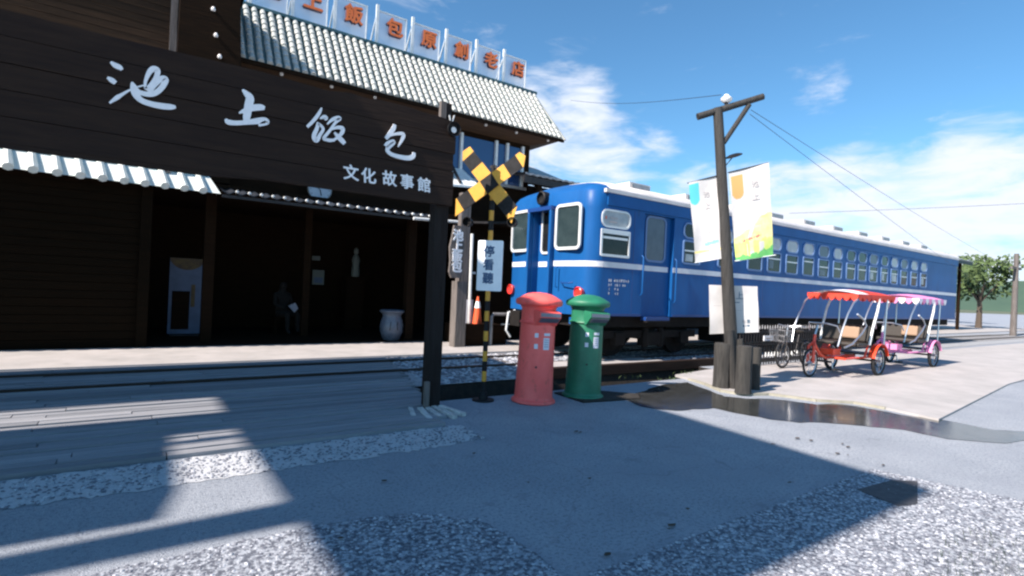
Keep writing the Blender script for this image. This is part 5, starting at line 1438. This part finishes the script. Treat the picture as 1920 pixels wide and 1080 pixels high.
        b.build('basket', t)
    return t
pedal_cart((10.47, 5.06, .03), 'orange-red pedal cart with red scalloped canopy parked in front of the spiked fence', 'red_fabric', 'red_paint', None, top='red_fabric', front='white_or_sunlit_fabric')
pedal_cart((13.75, 5.15, .03), 'pink pedal cart with pink canopy at the right, beyond the orange-red one', 'pink_fabric', 'pink_fabric', 'white_or_sunlit_fabric', top='pink_fabric')
def bicycle(base, label):
    t = thing('bicycle', label, 'bicycle', base)
    Z0 = (0, 0, 0)
    wheel(t, (0, 0, .29), .27, 'grey_metal'); wheel(t, (.98, 0, .29), .27, 'grey_metal')
    b = MB(Z0)
    b.tube([(0, -.05, .29), (.10, -.03, .62), (.13, 0, .70)], .014, 'dark_metal', 8); b.tube([(0, .05, .29), (.10, .03, .62)], .014, 'dark_metal', 8)
    b.tube([(.13, 0, .70), (.30, 0, .42), (.50, 0, .28)], .018, 'dark_metal', 8); b.tube([(.50, 0, .28), (.64, 0, .72)], .016, 'dark_metal', 8)
    b.tube([(.50, 0, .28), (.98, 0, .29), (.62, 0, .62)], .012, 'dark_metal', 8); b.build('frame', t)
    b = MB(Z0); b.tube([(.12, 0, .68), (.15, 0, .86)], .015, 'chrome', 8); b.tube([(.36, -.26, .88), (.24, -.24, .90), (.15, -.08, .88), (.15, .08, .88), (.24, .24, .90), (.36, .26, .88)], .012, 'chrome', 8); b.build('handlebar', t)
    b = MB(Z0); b.lathe([(.001, .74), (.09, .745), (.10, .78), (.05, .80), (.001, .80)], 'dark_seat', 14, (.66, 0, 0)); b.build('saddle', t)
    b = MB(Z0)
    for k in range(8):
        x = -.26+k*.045
        for sy in (-1, 1): b.tube([(x*.9, sy*.14, .56), (x, sy*.17, .80)], .004, 'grey_metal', 4)
    for k in range(8):
        y = -.15+k*.043
        for xx in (-.24, .05): b.tube([(xx*.92, y*.85, .56), (xx*1.1, y, .80)], .004, 'grey_metal', 4)
    for z, e in ((.57, 0), (.68, .012), (.80, .025)): b.tube([(-.24-e, -.14-e, z), (.05+e, -.14-e, z), (.05+e, .14+e, z), (-.24-e, .14+e, z)], .007, 'grey_metal', 5, closed=True)
    b.build('basket', t)
    return t
bicycle((11.15, 5.95, .03), 'dark bicycle with a wire front basket, behind the front wheel of the orange-red cart')

# ================================================================== drain cover bottom right and small litter
q_ = [gp(x, y) for x, y in ((1607, 921), (1672, 903), (1720, 905), (1720, 948), (1684, 952))]
mb = MB(tuple(q_[0])); mb.prism([(p.x, p.y) for p in q_], .002, .014, 'drain'); 
o = mb.build('drain_cover'); o['label'] = 'dark rectangular drain cover set at the end of the pebbled border'; o['category'] = 'drain cover'
mb = MB((3.6, 1.1, 0)); rr = random.Random(9)
for i in range(240):
    x = rr.uniform(3.2, 4.6); y = rr.uniform(.75, 1.14); h = rr.uniform(.03, .09); dx = rr.uniform(-.03, .03)
    mb.add([(x-.006, y, 0), (x+.006, y, 0), (x+dx, y+rr.uniform(-.02, .02), h)], [(0, 1, 2)], 'leaf')
o = mb.build('grass_tuft'); o['kind'] = 'stuff'
mb = MB(); rr = random.Random(15)
for (px, py_) in ((1495, 822), (1520, 826), (1580, 832), (1590, 838), (1450, 833), (1570, 850), (1590, 853), (1648, 868), (1655, 872), (1080, 809), (1088, 811), (1105, 898), (1260, 985), (1255, 992), (1140, 1040), (1290, 955), (720, 902), (640, 1010), (560, 745), (1400, 800), (890, 850), (990, 905), (1480, 905)):
    p = gp(px, py_, .012); s = rr.uniform(.006, .02); a = rr.uniform(0, 6.3)
    vs = [(p.x+s*math.cos(a+k*1.05)*rr.uniform(.6, 1.3)*1.6, p.y+s*math.sin(a+k*1.05)*rr.uniform(.6, 1.2), .012+rr.uniform(0, .008)) for k in range(6)]
    mb.add(vs, [(0, 1, 2, 3, 4, 5)], 'debris')
o = mb.build('fallen_leaves'); o['kind'] = 'stuff'
# long dark metal strip across the lower edge of the deck (left)
# weeds by the drain
mb = MB(); rr = random.Random(19)
for i in range(40):
    c = rr.choice(((7.55, 5.95), (8.3, 6.2), (7.0, 6.3))); x = c[0]+rr.gauss(0, .12); y = c[1]+rr.gauss(0, .06); a = rr.uniform(0, 6.3); h = rr.uniform(.03, .10)
    mb.add([(x, y, 0), (x+.012*math.cos(a), y+.012*math.sin(a), h*.5), (x+.05*math.cos(a), y+.05*math.sin(a), h), (x+.012*math.cos(a+1), y+.012*math.sin(a+1), h*.5)], [(0, 1, 2, 3)], 'leaf')
o = mb.build('weeds'); o['kind'] = 'stuff'

# ================================================================== overhead wires
def wire(pts, label, r_=.006):
    base = tuple(pts[0]); mb = MB(base); P = []
    for i in range(len(pts)-1):
        for k in range(10):
            t = k/10; p = pts[i].lerp(pts[i+1], t); P.append(p - ZZ*(.12*math.sin(PI*t)))
    P.append(pts[-1]); mb.tube(P, r_, 'dark_metal', 5)
    o = mb.build('overhead_wire'); o['label'] = label; o['category'] = 'wire'; return o
wire([yp(1070, 188, 13.2)+Vector((0, 0, 0)), pl_(1352, 178)], 'overhead wire from the roof to the top of the timber pole', .005)
far = lambda x, y, d: Vector((0, 0, EYE)) + ray(x, y)*d
wire([pl_(1408, 206), far(1900, 505, 30)], 'upper of the two wires running right from the timber pole', .0045)
wire([pl_(1406, 214), far(1880, 560, 32)], 'lower of the two wires running right from the timber pole', .0045)
wire([far(1480, 400, 60), far(2100, 372, 60)], 'faint distant wire across the clouds at right', .02)
# pole that carries the far ends
q1 = far(1905, 505, 31)
up = thing('utility_pole', 'distant utility pole carrying the wires at the far right', 'pole', (q1.x, q1.y, 0))
mb = MB((q1.x, q1.y, 0)); mb.tube([(q1.x, q1.y, 0), (q1.x, q1.y, q1.z+.9)], [.16, .11], 'grey_wood', 12); mb.build('mast', up)
mb = MB((q1.x, q1.y, 0)); mb.box(q1.x-.9, q1.x+.9, q1.y-.06, q1.y+.06, q1.z, q1.z+.12, 'grey_wood'); mb.build('cross_arm', up)

# ================================================================== unseen shade caster left of the yard, panels cut to the shade outline
HC = 7.2
sx = HC/math.tan(SUN_EL)*math.cos(SUN_AZ); sy = HC/math.tan(SUN_EL)*math.sin(SUN_AZ)
cn_ = thing('yard_shade_caster', 'unseen canopy on posts added left of the view to cast the yard shade', 'canopy', (-6, 5, 0))
N0 = (-6, 5, 0)
def cpanel(poly, z=HC):
    mb = MB(N0); mb.prism([(x-sx, y-sy) for x, y in poly], z, z+.12, 'dark_wood'); mb.build('shade_panel', cn_)
cpanel([(.84, 1.52), (5.08, 1.52), (5.88, 9.72), (.84, 9.72)])
cpanel([(-4, 7.02), (.84, 7.02), (.84, 9.72), (-4, 9.72)])
cpanel([(-4, 5.48), (.84, 5.48), (.84, 6.24), (-4, 6.24)])
cpanel([(-4, 3.72), (.05, 3.72), (.17, 4.2), (.22, 5.48), (-4, 5.48)])
cpanel([(-4, 3.30), (.84, 3.30), (.84, 3.66), (-4, 3.52)])
e_ = gp(380, 833); cpanel([(e_.x+.30*math.cos(a), e_.y+.07*math.sin(a)) for a in [2*PI*k/20 for k in range(20)]])  # added oval panel, shaped only to cast the small oval shadow
for (x, y) in ((-4.9, .1), (-4.9, 9.0), (-9, .6), (-9, 9.0), (-3.6, 9.0)):
    mb = MB(N0); mb.box(x-.1, x+.1, y-.1, y+.1, 0, HC, 'dark_wood'); mb.build('post', cn_)

# ================================================================== distance
# hills on the horizon
rr = random.Random(31)
mb = MB(); n = 90; vs = []
for i in range(n+1):
    a = rad(-70+180*i/n); R1_ = 780
    h = 38+18*math.sin(a*3.1+1)+10*math.sin(a*8.3)+5*math.sin(a*19)+3*math.sin(a*41)
    vs += [(math.cos(a)*R1_, math.sin(a)*R1_, -1), (math.cos(a)*(R1_+60), math.sin(a)*(R1_+60), max(6, h*.55)), (math.cos(a)*(R1_+90), math.sin(a)*(R1_+90), -1)]
fs = []
for i in range(n):
    a = i*3; fs += [(a, a+3, a+4, a+1), (a+1, a+4, a+5, a+2)]
mb.add(vs, fs, 'hill', True); struct('hills', mb)
# a few trees and a low house beyond the end of the train
def tree(x, y, h, label, seed):
    rr = random.Random(seed); t = thing('broadleaf_tree', label, 'tree', (x, y, 0), 'trees beyond the end of the train')
    mb = MB((x, y, 0)); mb.tube([(x, y, 0), (x+.1, y, h*.3), (x-.1, y+.1, h*.55)], [.22, .16, .09], 'trunk', 8)
    for k in range(5):
        a = k*1.3+seed; mb.tube([(x, y, h*.35), (x+math.cos(a)*h*.2, y+math.sin(a)*h*.2, h*.65)], [.09, .04], 'trunk', 6)
    mb.build('trunk', t)
    mb = MB((x, y, 0))
    cl = [(rr.gauss(0, h*.16), rr.gauss(0, h*.16), h*rr.uniform(.45, .92), h*rr.uniform(.09, .17)) for _ in range(26)]
    for (cx, cy, cz, r_) in cl:
        for _ in range(70):
            v = Vector((rr.gauss(0, 1), rr.gauss(0, 1), rr.gauss(0, 1))).normalized()*r_*rr.uniform(.6, 1.05)
            p = Vector((x+cx, y+cy, cz))+v; s = rr.uniform(.12, .26)
            u_ = Vector((rr.gauss(0, 1), rr.gauss(0, 1), rr.gauss(0, 1))).normalized(); w = u_.orthogonal().normalized()
            mb.add([p+u_*s, p+w*s*.5, p-u_*s*.8, p-w*s*.5], [(0, 1, 2, 3)], 'leaf')
    mb.build('crown', t)
tree(52, 13, 5.5, 'broad dark tree just beyond the train\'s far end', 1)
tree(58, 6, 4.8, 'lower round tree at the far right edge of the yard', 2)
tree(66, 20, 7, 'tallest tree of the distant group at right', 3)
tree(47, 2, 4.2, 'small bushy tree beside the low far house', 4)
fh = thing('far_house', 'low pale house far down the yard at the right', 'house', (60, -2, 0))
mb = MB((60, -2, 0)); mb.box(56, 64, -6, 2, 0, 3.2, 'far_wall'); mb.build('wall', fh)
mb = MB((60, -2, 0)); mb.add([(55.5, -6.5, 3.2), (64.5, -6.5, 3.2), (64.5, 2.5, 3.2), (55.5, 2.5, 3.2), (57, -2, 4.8), (63, -2, 4.8)], [(0, 1, 5, 4), (2, 3, 4, 5), (1, 2, 5), (3, 0, 4), (0, 3, 2, 1)], 'grey_metal'); mb.build('roof', fh)
for y in (-4.5, -2, .5):
    mb = MB((60, -2, 0)); mb.box(55.96, 55.99, y-.5, y+.5, 1.0, 2.2, 'glass_dark'); mb.build('window', fh)
